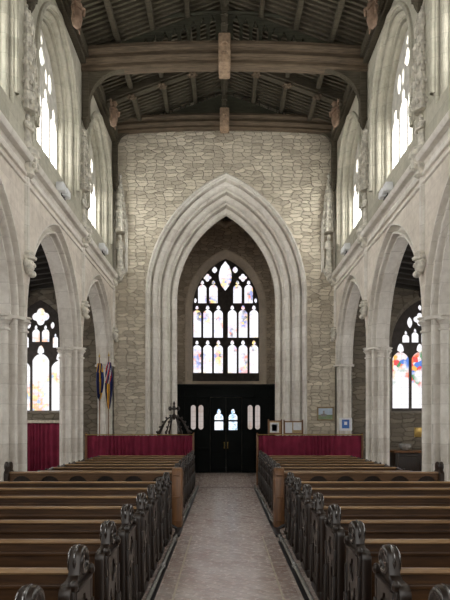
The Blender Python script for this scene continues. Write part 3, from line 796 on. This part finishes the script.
# intermediate principals
for j, i in enumerate(range(5, 0, -1)):
    c = (PY[i] + PY[i - 1]) / 2
    root = empty('principal_rafter', (0, c, TOP)); pos = {1: 'the far bay, closest to the west wall', 2: 'the second bay from the west wall', 3: 'the third bay from the west wall', 4: 'the fourth bay from the west wall', 5: 'the fifth bay from the west wall'}[i]
    tag(root, 'moulded roof principal without tie beam crossing ' + pos, 'roof timber', 'principal rafters between the tie beams')
    mb = MB()
    for s in (-1, 1):
        for (w, d0, d1) in ((.13, -.24, -.02), (.07, -.30, -.22)):
            a, b_ = .0, NX - .2
            mb.add([(s * a, -w, zr(a) + d0 - TOP), (s * b_, -w, zr(b_) + d0 - TOP), (s * b_, w, zr(b_) + d0 - TOP), (s * a, w, zr(a) + d0 - TOP),
                    (s * a, -w, zr(a) + d1 - TOP), (s * b_, -w, zr(b_) + d1 - TOP), (s * b_, w, zr(b_) + d1 - TOP), (s * a, w, zr(a) + d1 - TOP)],
                   [(0, 1, 2, 3), (4, 5, 6, 7), (0, 1, 5, 4), (2, 3, 7, 6), (0, 3, 7, 4), (1, 2, 6, 5)])
    mb.build('rafter', M['roof'], root)
    for x in (-2.9, -1.95, -1.0, 0, 1.0, 1.95, 2.9):
        mb = MB(); rosette(mb, x, 0, zr(x) - .33 - TOP, .15 if x else .2); mb.build('carved_boss', M['tie'], root)
    for s in (-1, 1):
        side = 'left' if s < 0 else 'right'
        a = MB()   # carved angel: body, head, folded hands, two wings
        a.lathe((0, 0, 0), [(.02, -.42), (.10, -.34), (.13, -.2), (.11, -.05), (.14, .08), (.12, .16), (.05, .2), (.045, .22)], 12)
        a.ball((-s * .03, 0, .30), .085, .95, .9, 1.2, 10); a.ball((-s * .12, 0, .29), .02, 1, 1, 1, 6)
        a.tube([(0, -.12, .12), (-s * .14, -.1, -.02), (-s * .18, 0, .04)], [.045, .04, .025], 8); a.tube([(0, .12, .12), (-s * .14, .1, -.02), (-s * .18, 0, .04)], [.045, .04, .025], 8)
        for t in (-1, 1):
            for k in range(5):
                a.tube([(s * .05, t * .08, .12 - .04 * k), (s * .02, t * (.34 - .03 * k), .26 - .11 * k), (s * .0, t * (.46 - .05 * k), .16 - .13 * k)], [.03, .035, .012], 6)
        o = a.build('carved_angel', M['painted'], root, 50); o.location = (s * (NX - .42), 0, -.50)
        o['label'] = 'reddish carved winged angel'

# tie beams
def tie(i, zb, zt, yc, label, half=False):
    root = empty('tie_beam', (0, yc, zb)); tag(root, label, 'roof timber', 'roof tie beams')
    W = NX - .01; n = 16; camber = .16
    mb = MB(); cam = lambda x: camber * (1 - (x / W) ** 2)
    h = zt - zb
    # cross-section (y offset, z): rolls and hollows along the beam
    sec = [(-.13, 0), (-.17, .03), (-.17, .06), (-.15, .11 * h / .5), (-.24, .16 * h / .5), (-.26, .20 * h / .5), (-.24, .24 * h / .5), (-.17, .27 * h / .5), (-.17, .33 * h / .5), (-.25, .38 * h / .5), (-.27, .42 * h / .5), (-.24, .45 * h / .5), (-.24, h)]
    sec2 = sec + [(-y, z) for y, z in reversed(sec)]
    if half: sec2 = sec + [(.02, h), (.02, 0)]
    sec2.append(sec2[0])
    rows = []
    for k in range(n + 1):
        x = -W + 2 * W * k / n
        rows.append([(x, y, z + cam(x)) for y, z in sec2])
    mb.grid(rows); mb.build('beam', M['tie'], root)
    mb = MB(); mb.cbox(-.16, .16, -.38, .1 if half else .38, -.06 + camber, h + camber + .12, .03)
    for zz in (.12, .34): rosette(mb, 0, -.40, zz * h / .5 + camber, .09)
    mb.box(-.16, .16, -.36, 0, h + camber - .02, h + camber + .08)
    for k in range(3): mb.ball((-.08 + .08 * k, -.34, camber + h * .5), .06, 1, .6, 1.3, 6)
    tag(mb.build('carved_block', M['block'], root), 'carved square block at mid beam', None)
    # tracery spandrel between beam and rafters
    f = lambda u, z, b: (u, b, z - zb)
    outer = []
    for k in range(17):
        x = -3.3 + 6.6 * k / 16; outer.append((x, zt + cam(x) - .02))
    top = []
    for k in range(17):
        x = 3.3 - 6.6 * k / 16; top.append((x, max(zr(x) - .18, zt + cam(x) + .02)))
    if not half:
        top = [(u, min(z, zt + .1 + 1.0 * sqrt(max(0, 1 - (u / 3.4) ** 2)))) for u, z in top]
    holes = []
    if not half:
        for k in range(9):
            x = .32 + .26 * k
            hh = min(zr(x) - .25, zt + .1 + 1.0 * sqrt(max(0, 1 - (x / 3.4) ** 2)) - .06) - (zt + cam(x)) - .12
            if hh > .16:
                for s in (-1, 1): holes.append(cusped(s * x, zt + cam(x) + .06, .17, hh)[::1])
    mb = MB(); plate(mb, outer + top, holes, -.05, .05 if not half else .01, f, 0)
    # arched rib along the top of the spandrel
    mb.tube([(u, -.07, z - zb) for u, z in [(3.35 * cos(PI * k / 20), zt + .06 + .98 * sin(PI * k / 20)) for k in range(2, 19)]], .05, 8)
    if half:
        for k in range(-10, 11):
            x = .3 * k; mb.box(x - .015, x + .015, -.075, -.05, zt + cam(x) - zb, zt + .1 + .9 * sqrt(max(0, 1 - (x / 3.4) ** 2)) - zb)
    mb.build('spandrel', M['roofboard'], root)
    # king post with carved head
    mb = MB(); mb.cbox(-.09, .09, -.13, .0 if half else .13, h + camber, RIDGE - zb - .2, .02)
    for k in range(3): rosette(mb, 0, -.15, h + camber + .25 + .25 * k, .10)
    mb.build('king_post', M['roof'], root)
    # wall posts with curved braces
    for s in (-1, 1):
        mb = MB(); x0, x1 = s * (NX - .01), s * (NX - .20)
        zp = 10.15 - zb
        mb.cbox(x0, x1, -.11, .0 if half else .11, zp, h, .02)
        mb.lathe((s * (NX - .11), -.03, zp), [(.02, -.25), (.07, -.15), (.1, -.03), (.13, 0), (.13, .05)], 8)
        # brace: curved web
        R = .95 if not half else .5
        arc = [(NX - .19 - R + R * cos(PI / 2 * k / 8), -R * .95 + R * sin(PI / 2 * k / 8)) for k in range(9)]
        poly = [(s * x, z + .03) for x, z in arc] + [(s * (NX - .19 - R), .10), (s * (NX - .15), .10), (s * (NX - .15), -R * .95)]
        plate(mb, poly, [], -.09, .0 if half else .09, lambda u, z, b: (u, b, z), 0)
        mb.build('wall_post', M['roof'], root)
tie(0, 11.86, 12.33, WY - .27, 'tie beam resting along the top of the west wall', True)
tie(1, 11.42, 12.02, PY[1] + .0, 'great cambered oak tie beam crossing the view, nearest visible one with carved centre block')
tie(2, 11.55, 12.12, PY[2], 'cambered tie beam overhead just beyond the top of the frame, third from the west wall')
tie(3, 11.55, 12.12, PY[3], 'cambered tie beam overhead outside the frame, fourth from the west wall')
tie(4, 11.55, 12.12, PY[4], 'cambered tie beam overhead outside the frame, fifth from the west wall')

# ------------------------------------------------------------------ pews
def bench_end(sg, root, x, face, name='bench_end', plain=False):
    """slab in the y-z plane; x is the middle of the slab; face = direction of the carved side"""
    T = .038
    f = lambda u, z, b: (x + b, u, z)
    prof = [(-.32, .0), (-.32, .87)] + [(-.26 - .06 * cos(t * PI / 10), .87 + .07 * sin(t * PI / 10)) for t in range(1, 6)] + \
           [(-.16, .94), (-.115, .955), (-.10, .99)] + [(-.0 - .1 * cos(t * PI / 10), 1.02 + .1 * sin(t * PI / 10)) for t in range(1, 10)] + \
           [(.10, .99), (.115, .955), (.15, .945), (.19, .93), (.19, 0)]
    if plain: prof = [p for p in prof if p[1] < .96]
    mb = MB(); plate(mb, prof, [], -T, T, f, 0, .012)
    mb.cbox(x - .05, x + .05, -.35, .21, 0, .10, .012)
    # buttressed stiles on the carved side
    xf = x + face * T
    for u in (-.27, .14):
        mb.cbox(xf - face * .01, xf + face * .035, u - .03, u + .03, .08, .50, .008)
        mb.cbox(xf - face * .01, xf + face * .025, u - .025, u + .025, .50, .74, .008)
        mb.cbox(xf - face * .01, xf + face * .015, u - .02, u + .02, .74, .90, .006)
        mb.ball((xf + face * .008, u, .93), .028, 1, 1, 1.4, 8)
    e = mb.build(name, M['pewend'], root)
    mb = MB()     # sunk tracery panel in low relief
    fr = lambda u, z, b: (xf + face * b, u, z)
    plate(mb, [(-.235, .14), (-.235, .88), (.105, .88), (.105, .14)], [cusped(-.15, .2, .13, .42), cusped(.02, .2, .13, .42), foil(-.065, .74, .1, 4, 4)], .0, .016, fr, 0, .004)
    mb.cbox(xf, xf + face * .03, -.235, .105, .885, .91, .006)
    mb.build('carved_panel', M['pewend'], e)
    if plain: return
    mb = MB(); r = .098
    pr = [(.02, -.066), (.05, -.05), (.062, -.052), (.075, -.066), (r - .006, -.064), (r + .008, -.05), (r + .01, -.034), (r, -.02), (r - .016, -.008), (r - .016, .008), (r, .02), (r + .01, .034), (r + .008, .05), (r - .006, .064), (.075, .066), (.062, .052), (.05, .05), (.02, .066)]
    pr = [(.02, -.040), (.045, -.036), (.055, -.037), (.066, -.050), (.080, -.050), (.091, -.041), (.097, -.026), (.097, -.014), (.100, -.008), (.106, 0), (.100, .008), (.097, .014), (.097, .026), (.091, .041), (.080, .050), (.066, .050), (.055, .037), (.045, .036), (.02, .040)]
    mb.lathe((x, 0, 1.02), pr, 24, 'x')
    mb.build('finial', M['finial'], e)
def make_pew(sg, Ln):
    """origin on the floor under the finial of the aisle end; bench runs away from the aisle"""
    root = empty('pew'); d = sg
    bench_end(sg, root, 0, -sg); bench_end(sg, root, d * Ln, sg, plain=True)
    xa, xb = d * .03, d * (Ln - .03)
    # slightly reclined back board
    mb = MB()
    mb.add([(xa, -.035, .40), (xb, -.035, .40), (xb, -.01, .40), (xa, -.01, .40), (xa, .0, .93), (xb, .0, .93), (xb, .025, .93), (xa, .025, .93)],
           [(0, 1, 2, 3), (4, 5, 6, 7), (0, 1, 5, 4), (2, 3, 7, 6), (0, 3, 7, 4), (1, 2, 6, 5)])
    mb.cbox(xa, xb, -.03, .0, .84, .872, .006)
    for k in range(1, 4):
        x = xa + (xb - xa) * k / 4; mb.cbox(x - .03, x + .03, -.0, .03, .05, .92, .005)
    mb.build('backrest', M['pew'], root)
    mb = MB(); n = 10
    rows = []
    for k in range(n + 1):
        a = 2 * PI * k / n; rows.append([(xa, .008 + .042 * cos(a), .948 + .021 * sin(a)), (xb, .008 + .042 * cos(a), .948 + .021 * sin(a))])
    mb.grid(rows); tag(mb.build('top_rail', M['pewrail'], root), 'paler rounded top rail', None)
    mb = MB(); mb.cbox(xa, xb, -.31, -.02, .42, .455, .01); mb.build('seat', M['pew'], root)
    mb = MB(); mb.box(xa, xb, -.24, -.22, .0, .42)
    for k in range(1, 4):
        x = xa + (xb - xa) * k / 4; mb.box(x - .02, x + .02, -.22, -.02, 0, .42)
    mb.build('seat_support', M['pew'], root)
    mb = MB(); mb.cbox(xa, xb, .028, .17, .70, .72, .005); mb.box(xa, xb, .155, .17, .72, .75); mb.build('book_ledge', M['pew'], root)
    return root
def number(n): return ['first', 'second', 'third', 'fourth', 'fifth', 'sixth', 'seventh', 'eighth', 'ninth'][n]
XL, XR = -.94, 1.065
near = [2.65 + .893 * k for k in range(8)]; far = [11.0 + .875 * k for k in range(7)]
for sg, xe, side in ((-1, XL, 'left'), (1, XR, 'right')):
    proto = None
    for blk, ys, Ln in (('near', near, 3.75 - .94 + .35), ('far', far, 3.72 - .94)):
        proto = None
        for k, y in enumerate(ys):
            ext_ = Ln if sg < 0 else Ln - .1
            if proto is None: proto = make_pew(sg, ext_); o = proto
            else: o = copy_tree(proto)
            o.location = (xe + random.uniform(-.004, .004), y, 0)
            if blk == 'near': lab = 'dark oak pew, %s row from the viewer, %s of the aisle' % (number(k), side)
            else: lab = 'dark oak pew, %s row behind the arcaded front, far %s block' % (number(k), side)
            tag(o, lab, 'pew', 'rows of oak pews')
# pew fronts with blind arcading
for sg, xe, side in ((-1, -.90, 'left'), (1, .98, 'right')):
    root = empty('prayer_desk', (xe, 10.1, 0)); tag(root, 'low oak prayer desk with round arches facing the viewer, %s of the aisle' % side, 'prayer desk', 'arcaded prayer desks')
    Lx = 3.08 if sg < 0 else 2.98
    f = lambda u, z, b: (sg * u, b, z)
    mb = MB(); hs = []; nb = 6
    for k in range(nb):
        c = Lx * (k + .5) / nb; hs.append(arch(c, .76, .19, .185, 0, 8, .2))
    plate(mb, [(0, .05), (0, 1.0), (Lx, 1.0), (Lx, .05)], hs, -.03, .0, f, 0, .005)
    mb.build('arcaded_panel', M['desk'], root)
    mb = MB(); mb.box(0, sg * Lx, .005, .025, .05, .98)
    for k in range(nb + 1):
        c = Lx * k / nb
        mb.tube([(sg * c, -.045, .12), (sg * c, -.045, .74)], .022, 8)
    mb.build('backing_board', M['pewend'], root)
    mb = MB(); mb.cbox(-sg * .02, sg * (Lx + .02), -.06, .06, .99, 1.025, .012); tag(mb.build('top_rail', M['pewrail'], root), 'paler top rail', None)
    mb = MB(); mb.cbox(0, sg * Lx, .04, .22, .80, .82, .005); mb.build('book_ledge', M['pew'], root)
    mb = MB()
    plate(mb, [(-.11, 0), (-.11, 1.02), (-.07, 1.08), (0, 1.10), (.10, 1.09), (.22, 1.06), (.26, .9), (.26, 0)], [], -.09, .09, lambda u, z, b: (b + (.03 if sg < 0 else .02), u, z), 0, .015)
    for z in (.12, .55, .95): mb.cbox(-.07 + .03, .07 + .03, -.125, -.10, z, z + .03, .006)
    tag(mb.build('end_panel', M['brownwood'], root), 'lighter orange-brown end panel', None)
    mb = MB(); plate(mb, [(-.11, 0), (-.11, 1.0), (-.06, 1.06), (-.03, 1.15), (.03, 1.18), (.08, 1.12), (.12, 1.05), (.26, .98), (.26, 0)], [], -.045, .045, lambda u, z, b: (b + sg * Lx, u, z), 0, .012)
    mb.lathe((sg * Lx, .02, 1.12), [(.05, -.055), (.085, -.05), (.09, -.03), (.075, -.01), (.075, .01), (.09, .03), (.085, .05), (.05, .055)], 20, 'x')
    mb.build('outer_end', M['pewend'], root)

# heating pipes along the aisle with dark floor channel
for sg, x, side in ((-1, -.81, 'left'), (1, .92, 'right')):
    mb = MB(); mb.box(x - .05, x + .05, Y0 - 4, 8.95, -.018, -.008); mb.box(x - .05, x + .05, 10.1, 16.45, -.018, -.008); struct(mb.build('trim_%d' % (2 if sg < 0 else 3), M['iron']))
    for (ya, yb, w) in ((.4, 9.18, 'near pews'), (10.4, 16.55, 'far pews')):
        mb = MB(); pts = [(x, ya, .045)] + [(x, ya + (yb - ya) * k / 20, .045) for k in range(1, 20)] + [(x, yb, .045), (x, yb + .04, .03), (x, yb + .05, -.01)]
        mb.tube(pts, .023, 10)
        y = ya + .4
        while y < yb: mb.lathe((x, y, .045), [(.03, -.03), (.038, -.03), (.038, .03), (.03, .03)], 10, 'y'); y += 1.6
        tag(mb.build('heating_pipe', M['pipe']), 'grey heating pipe along the aisle floor by the %s %s' % (side, w), 'pipe', 'floor heating pipes')
    # cast-iron cover at the cross passage
    mb = MB(); mb.cbox(x - .055, x + .055, 9.27, 9.95, -.01, .03, .01)
    mb.tube([(x + sg * .03, 9.5, .03), (x + sg * .03, 9.5, .10), (x + sg * .10, 9.5, .14), (x + sg * .26, 9.5, .14)], .028, 10)
    mb.tube([(x + sg * .26, 9.5, .14), (x + sg * .26, 9.5, .0)], .028, 10)
    tag(mb.build('pipe_cover', M['iron']), 'black iron pipe cover at the %s side of the cross passage' % side, 'pipe cover', 'iron pipe covers')
mb = MB()
for k in range(24): mb.box(-4.2 + .135 * k, -4.2 + .135 * k + .1, 9.5, 9.8, -.018, -.004); mb.box(1.05 + .135 * k, 1.05 + .135 * k + .1, 9.5, 9.8, -.018, -.004)
struct(mb.build('trim_4', M['iron']))

# ------------------------------------------------------------------ curtain screens at the back
def curtain_mesh(x0, x1, z0, z1, amp=.05, wl=.2, seed=1, sag=.0):
    r = random.Random(seed); n = int((x1 - x0) / .018); rows = [[], [], [], [], [], []]
    ph = [r.uniform(-1, 1) for _ in range(n)]
    a = 0
    for k in range(n + 1):
        x = x0 + (x1 - x0) * k / n
        a += 2 * PI * .018 / (wl * (1 + .5 * sin(x * 3.1 + seed)))
        for j, row in enumerate(rows):
            t = j / 5; am = amp * (.5 + .6 * t)
            row.append((x + .01 * sin(a * .5 + t), am * sin(a) + .01 * sin(3 * x), z1 + (z0 - z1) * t + .008 * sin(2.1 * a) * (t == 0)))
    mb = MB(); mb.grid(rows); return mb
for x0, x1, side, what in ((-4.30, -.97, 'left', 'before the font'), (1.02, 4.28, 'right', 'below the notice boards')):
    root = empty('curtain_screen', ((x0 + x1) / 2, 17.05, 0)); tag(root, 'wine-red curtained screen %s, %s of the aisle' % (what, side), 'screen', 'curtained screens behind the pews')
    w = (x1 - x0) / 2
    c = curtain_mesh(-w + .02, w - .02, .04, 1.54, seed=int(x1 * 7)).build('curtain', M['cloth'], root, 70)
    md = c.modifiers.new('t', 'SOLIDIFY'); md.thickness = .004
    mb = MB(); mb.tube([(-w, -.05, 1.57), (w, -.05, 1.57)], .014, 8); tag(mb.build('rail', M['brass'], root), 'brass-coloured curtain rail', None)
    for s in (-1, 1):
        mb = MB(); mb.cbox(s * w - .03, s * w + .03, -.03, .04, 0, 1.58, .008); mb.ball((s * w, 0, 1.60), .03); mb.build('post', M['brownwood'], root)
    mb = MB(); mb.box(-w, w, .06, .09, .1, 1.5); mb.build('backing_board', M['pewend'], root)
root = empty('wall_curtain', (-6.5, WY - .14, 0)); tag(root, 'wine-red curtain on a pale rail under the left aisle window', 'curtain')
c = curtain_mesh(-1.5, 1.5, .05, 1.93, .045, .2, 5).build('curtain', M['cloth'], root, 70); md = c.modifiers.new('t', 'SOLIDIFY'); md.thickness = .004
mb = MB(); mb.cbox(-1.55, 1.55, -.08, .13, 1.93, 2.03, .02); tag(mb.build('rail', M['cream'], root), 'pale cream cap rail', None)

# ------------------------------------------------------------------ font with crown cover
FX, FY = -1.66, 18.1
root = empty('font', (FX, FY, 0)); tag(root, 'octagonal stone font behind the left curtain screen, mostly hidden', 'font')
mb = MB(); mb.lathe((0, 0, 0), [(.62, 0), (.62, .15), (.5, .16), (.5, .3), (.28, .36), (.22, .45), (.22, .8), (.3, .9), (.52, 1.05), (.52, 1.40), (.46, 1.42)], 8); mb.build('bowl', M['stainlight'], root)
root = empty('font_cover', (FX, FY, 1.42)); tag(root, 'dark carved openwork crown font cover with cross finial', 'font cover')
mb = MB(); mb.lathe((0, 0, 0), [(.5, 0), (.56, .03), (.56, .10), (.5, .13)], 8); mb.build('rim', M['pewend'], root)
for k in range(8):
    a = 2 * PI * (k + .5) / 8
    mb = MB(); pts = []
    for t in range(11):
        q = t / 10; r = .55 * (1 - q) ** .75 + .03; z = .12 + .60 * sin(q * PI / 2) ** 1.3
        pts.append((r * cos(a), r * sin(a), z))
    mb.tube(pts, [.03 - .012 * t / 10 for t in range(11)], 6)
    for t in range(1, 10, 2):
        p = pts[t]; mb.ball((p[0] * 1.09, p[1] * 1.09, p[2] + .045), .03, 1, 1, 1.2, 6)
    mb.lathe((.55 * cos(a), .55 * sin(a), .1), [(.03, 0), (.035, .08), (.045, .1), (.02, .13), (.004, .2)], 6)
    mb.build('rib', M['pewend'], root)
mb = MB(); mb.lathe((0, 0, .62), [(.03, 0), (.05, .08), (.08, .12), (.05, .17), (.03, .22), (.025, .36), (.05, .40), (.04, .44), (.02, .48), (.04, .53), (.004, .62)], 8)
for dx in (-1, 1): mb.tube([(0, 0, .97), (dx * .12, 0, .99)], [.035, .03], 6); mb.ball((dx * .13, 0, .99), .065, 1, .8, 1.2, 6); mb.ball((0, dx * .1, 1.0), .06, 1, .8, 1.2, 6)
mb.build('finial', M['pewend'], root)

# ------------------------------------------------------------------ flags on poles
def flag(x, y, ztop, seed, bands, label, r=.12, zb=2.68):
    root = empty('standing_flag', (x, y, 0)); tag(root, label, 'flag', 'flags on poles by the far left pillar')
    mb = MB(); mb.tube([(0, 0, 0), (.0, 0, ztop)], .016, 8); mb.build('pole', M['brownwood'], root)
    mb = MB(); mb.lathe((0, 0, ztop), [(.01, 0), (.03, .02), (.03, .05), (.012, .08), (.002, .16)], 8); mb.build('finial', M['brass'], root)
    mb = MB(); mb.lathe((0, 0, 0), [(.16, 0), (.16, .03), (.05, .06), (.03, .2), (.025, .2)], 12); mb.build('base', M['iron'], root)
    rnd = random.Random(seed); n = 30; m = 24
    mb = MB(); z1 = ztop - .2; vs = []; fs = []; mi = []
    for j in range(m + 1):
        t = j / m; z = z1 + (zb - z1) * t
        for k in range(n + 1):
            q = k / n; wdt = r * (.45 + 1.0 * sin(PI * min(1, t * .85 + .12)))
            drop = -.28 * abs(q - .5) * t
            vs.append((wdt * (q - .42) * 1.5, .05 * sin(q * 19 + t * 2 + seed) * (.4 + t) - .03, z - drop * .6))
    for j in range(m):
        for k in range(n):
            fs.append((j * (n + 1) + k, j * (n + 1) + k + 1, (j + 1) * (n + 1) + k + 1, (j + 1) * (n + 1) + k))
            mi.append(bands(k / n, j / m))
    mb.v = vs; mb.f = fs; mb.mi = mi
    c = mb.build('cloth', [M['navy'], M['gold'], M['flagred'], M['flagwhite']], root, 80)
    md = c.modifiers.new('t', 'SOLIDIFY'); md.thickness = .003
def bandsA(q, t):
    if t < .25: return 1 if (q + t) % .5 < .25 else 0
    if t > .8: return 1 if q > .55 else 0
    if .42 < q - .1 * t < .56: return 1
    return 0
def bandsB(q, t):
    if t < .42 and q < .8:
        s = (q * 2.2 + t * 3) % 1
        return 3 if s < .3 else (2 if s < .6 else 0)
    return 1 if abs(q - .25 - .45 * abs(t - .6)) < .14 or (t > .45 and .35 < q < .62) else 0
flag(-4.17, 18.3, 4.12, 1, bandsA, 'navy and gold furled flag on a pole, nearer the aisle window')
flag(-3.86, 18.3, 4.15, 4, bandsB, 'flag with red, white, gold and navy cloth on a pole against the rubble wall', .12, 2.38)

# ------------------------------------------------------------------ notice boards, picture, notices
def sheet(root, x0, x1, z0, z1, m, name='sheet', y=-.012):
    mb = MB(); mb.box(x0, x1, y - .003, y, z0, z1); return mb.build(name, m, root)
def board(name, x0, x1, z0, z1, y, label, cat, sheets, fm, bm_, group=None, leg=True):
    root = empty(name, ((x0 + x1) / 2, y, 0)); tag(root, label, cat, group)
    w = (x1 - x0) / 2
    mb = MB(); t = .03
    for a in ((-w, -w + t, z0, z1), (w - t, w, z0, z1), (-w, w, z0, z0 + t), (-w, w, z1 - t, z1)): mb.cbox(a[0], a[1], -.02, .02, a[2], a[3], .004)
    if leg:
        for s in (-1, 1): mb.cbox(s * w - .02, s * w + .02, -.02, .02, 0, z1 + .04, .004)
    mb.build('frame', fm, root)
    mb = MB(); mb.box(-w + .01, w - .01, -.008, .012, z0 + .01, z1 - .01); mb.build('panel', bm_, root)
    for (a, b_, c, d, m, nm) in sheets: sheet(root, -w + 2 * w * a, -w + 2 * w * b_, z0 + (z1 - z0) * c, z0 + (z1 - z0) * d, m, nm)
    return root
k18 = 17.6 / 549
bx = lambda x: (x - 224.5) * k18
bz = lambda y: 1.9 + (424 - y) * k18
cork = mat_plain('cork_board', (.5, .36, .2), .9, 0, .2, 30)
board('notice_board', bx(268.5), bx(281.5), bz(434), bz(420.5), 17.6, 'smaller wooden notice board with one picture sheet, nearest the tower arch', 'notice board', [(.12, .8, .1, .85, M['paper'], 'sheet'), (.25, .66, .22, .72, mat_plain('pale_blue_print', (.3, .42, .6), .7), 'print')], M['brownwood'], cork, 'wooden notice boards behind the right screen')
board('notice_board', bx(284), bx(302.5), bz(434), bz(421), 17.6, 'wider wooden notice board with two pale sheets, right of the smaller one', 'notice board', [(.06, .44, .08, .9, M['paper'], 'sheet'), (.5, .94, .3, .9, M['paper'], 'sheet')], M['brownwood'], cork, 'wooden notice boards behind the right screen')
kw = WY / 549
wx = lambda x: (x - 224.5) * kw
wz = lambda y: 1.9 + (424 - y) * kw
# framed landscape picture
root = empty('framed_picture', (wx(325.3), WY - .03, wz(420.5))); tag(root, 'small framed landscape picture hanging on the rubble wall right of the tower arch', 'picture')
mb = MB(); w, h2 = 8.3 * kw, 13.5 * kw; t = .045
for a in ((-w, -w + t, 0, h2), (w - t, w, 0, h2), (-w, w, 0, t), (-w, w, h2 - t, h2)): mb.cbox(a[0], a[1], -.02, .025, a[2], a[3], .006)
mb.build('frame', mat_plain('aged_gilt_frame', (.3, .22, .12), .5), root)
mb = MB(); mb.box(-w + .02, w - .02, -.0, .02, .02, h2 - .02)
mb.box(-w + .04, w - .04, -.003, .0, .04, h2 * .42, 1); mb.box(-w + .2, -w + .26, -.005, -.002, h2 * .3, h2 * .72, 2); mb.box(-w + .12, -w + .33, -.005, -.002, h2 * .3, h2 * .48, 2)
mb.build('painting', [mat_plain('painted_sky', (.55, .65, .78), .6, 0, .12, 6), mat_plain('painted_field', (.25, .33, .2), .6, 0, .3, 8), mat_plain('painted_church', (.35, .33, .33), .6)], root)
# blue notice on the respond
root = empty('blue_notice', (wx(344.5) * .985, 18.74, wz(430.5))); tag(root, 'white-bordered blue poster on the half-pillar right of the picture', 'poster')
mb = MB(); w, h2 = 6.2 * kw, 12.5 * kw
mb.box(-w, w, -.006, .006, 0, h2); mb.build('backing', M['paper'], root)
mb = MB(); mb.box(-w + .09, w - .09, -.01, -.005, .08, h2 - .06); mb.box(-.05, .05, -.013, -.009, h2 * .45, h2 * .7, 1); mb.build('print', [M['blue'], M['paper']], root)
# brass plaque and chest in right aisle
root = empty('brass_plaque', (wx(419), WY - .02, wz(437))); tag(root, 'small brass memorial plaque on the right aisle wall under the window', 'plaque')
mb = MB(); mb.cbox(-.17, .17, -.015, .02, 0, .33, .008); mb.build('plate', M['brass'], root)
mb = MB()
for s in (-1, 1):
    for t in (.04, .29): mb.ball((s * .14, -.018, t), .012, 1, .6, 1, 6)
mb.build('screw', M['iron'], root)
root = empty('oak_chest', (6.9, WY - .45, 0)); tag(root, 'long dark oak chest under the right aisle window', 'chest')
mb = MB(); mb.cbox(-1.15, 1.15, -.3, .35, .12, .92, .015)
for x in (-1.1, -.4, .35, 1.05): mb.cbox(x, x + .06, -.33, -.29, 0, .92, .008)
for z in (.2, .8): mb.cbox(-1.1, 1.1, -.32, -.29, z, z + .06, .008)
mb.build('body', M['pewend'], root)
mb = MB(); mb.cbox(-1.2, 1.2, -.35, .38, .93, 1.0, .015); mb.build('lid', M['brownwood'], root)
o = MB(); o.lathe((0, 0, 0), [(.08, 0), (.15, .05), (.2, .14), (.21, .22), (.19, .22), (.13, .07), (.03, .04)], 16); o = o.build('pewter_bowl', M['pipe'], None); o.location = (6.15, WY - .5, 1.0)
tag(o, 'grey metal bowl on the oak chest in the right aisle', 'bowl')

# ------------------------------------------------------------------ light
w = bpy.data.worlds.new('world'); sc.world = w; w.use_nodes = True
nt = w.node_tree; bg = nt.nodes['Background']; bg.inputs[0].default_value = (1, .97, .92, 1); bg.inputs[1].default_value = .35
def area(name, loc, rot, sx, sy, power, col=(1, 1, 1)):
    l = bpy.data.lights.new(name, 'AREA'); l.shape = 'RECTANGLE'; l.size = sx; l.size_y = sy; l.energy = power; l.color = col
    o = bpy.data.objects.new(name, l); o.location = loc; o.rotation_euler = rot; C.objects.link(o); return o
# the great east window behind the viewer
area('east_window_daylight', (0, Y0 - 3.5, 6.5), (PI / 2 * 1.0, 0, 0), 6.5, 8, 120, (1, .97, .92))

# ------------------------------------------------------------------ camera
cam = bpy.data.cameras.new('camera'); co = bpy.data.objects.new('camera', cam); C.objects.link(co)
co.location = (0, 0, 1.9); co.rotation_euler = (PI / 2, 0, 0)
cam.sensor_fit = 'HORIZONTAL'; cam.sensor_width = 36; cam.lens = 549 / 450 * 36
cam.shift_y = 124 / 450; cam.shift_x = .5 / 450; cam.clip_end = 200; cam.clip_start = .05
sc.camera = co
sc.view_settings.view_transform = 'Standard'; sc.view_settings.look = 'None'; sc.view_settings.gamma = 1; sc.view_settings.use_curve_mapping = False
sc.view_settings.exposure = .86
try:
    sc.cycles.use_denoising = True; sc.cycles.denoiser = 'OPENIMAGEDENOISE'
    sc.cycles.max_bounces = 8; sc.cycles.diffuse_bounces = 5; sc.cycles.sample_clamp_indirect = 6
except Exception: pass
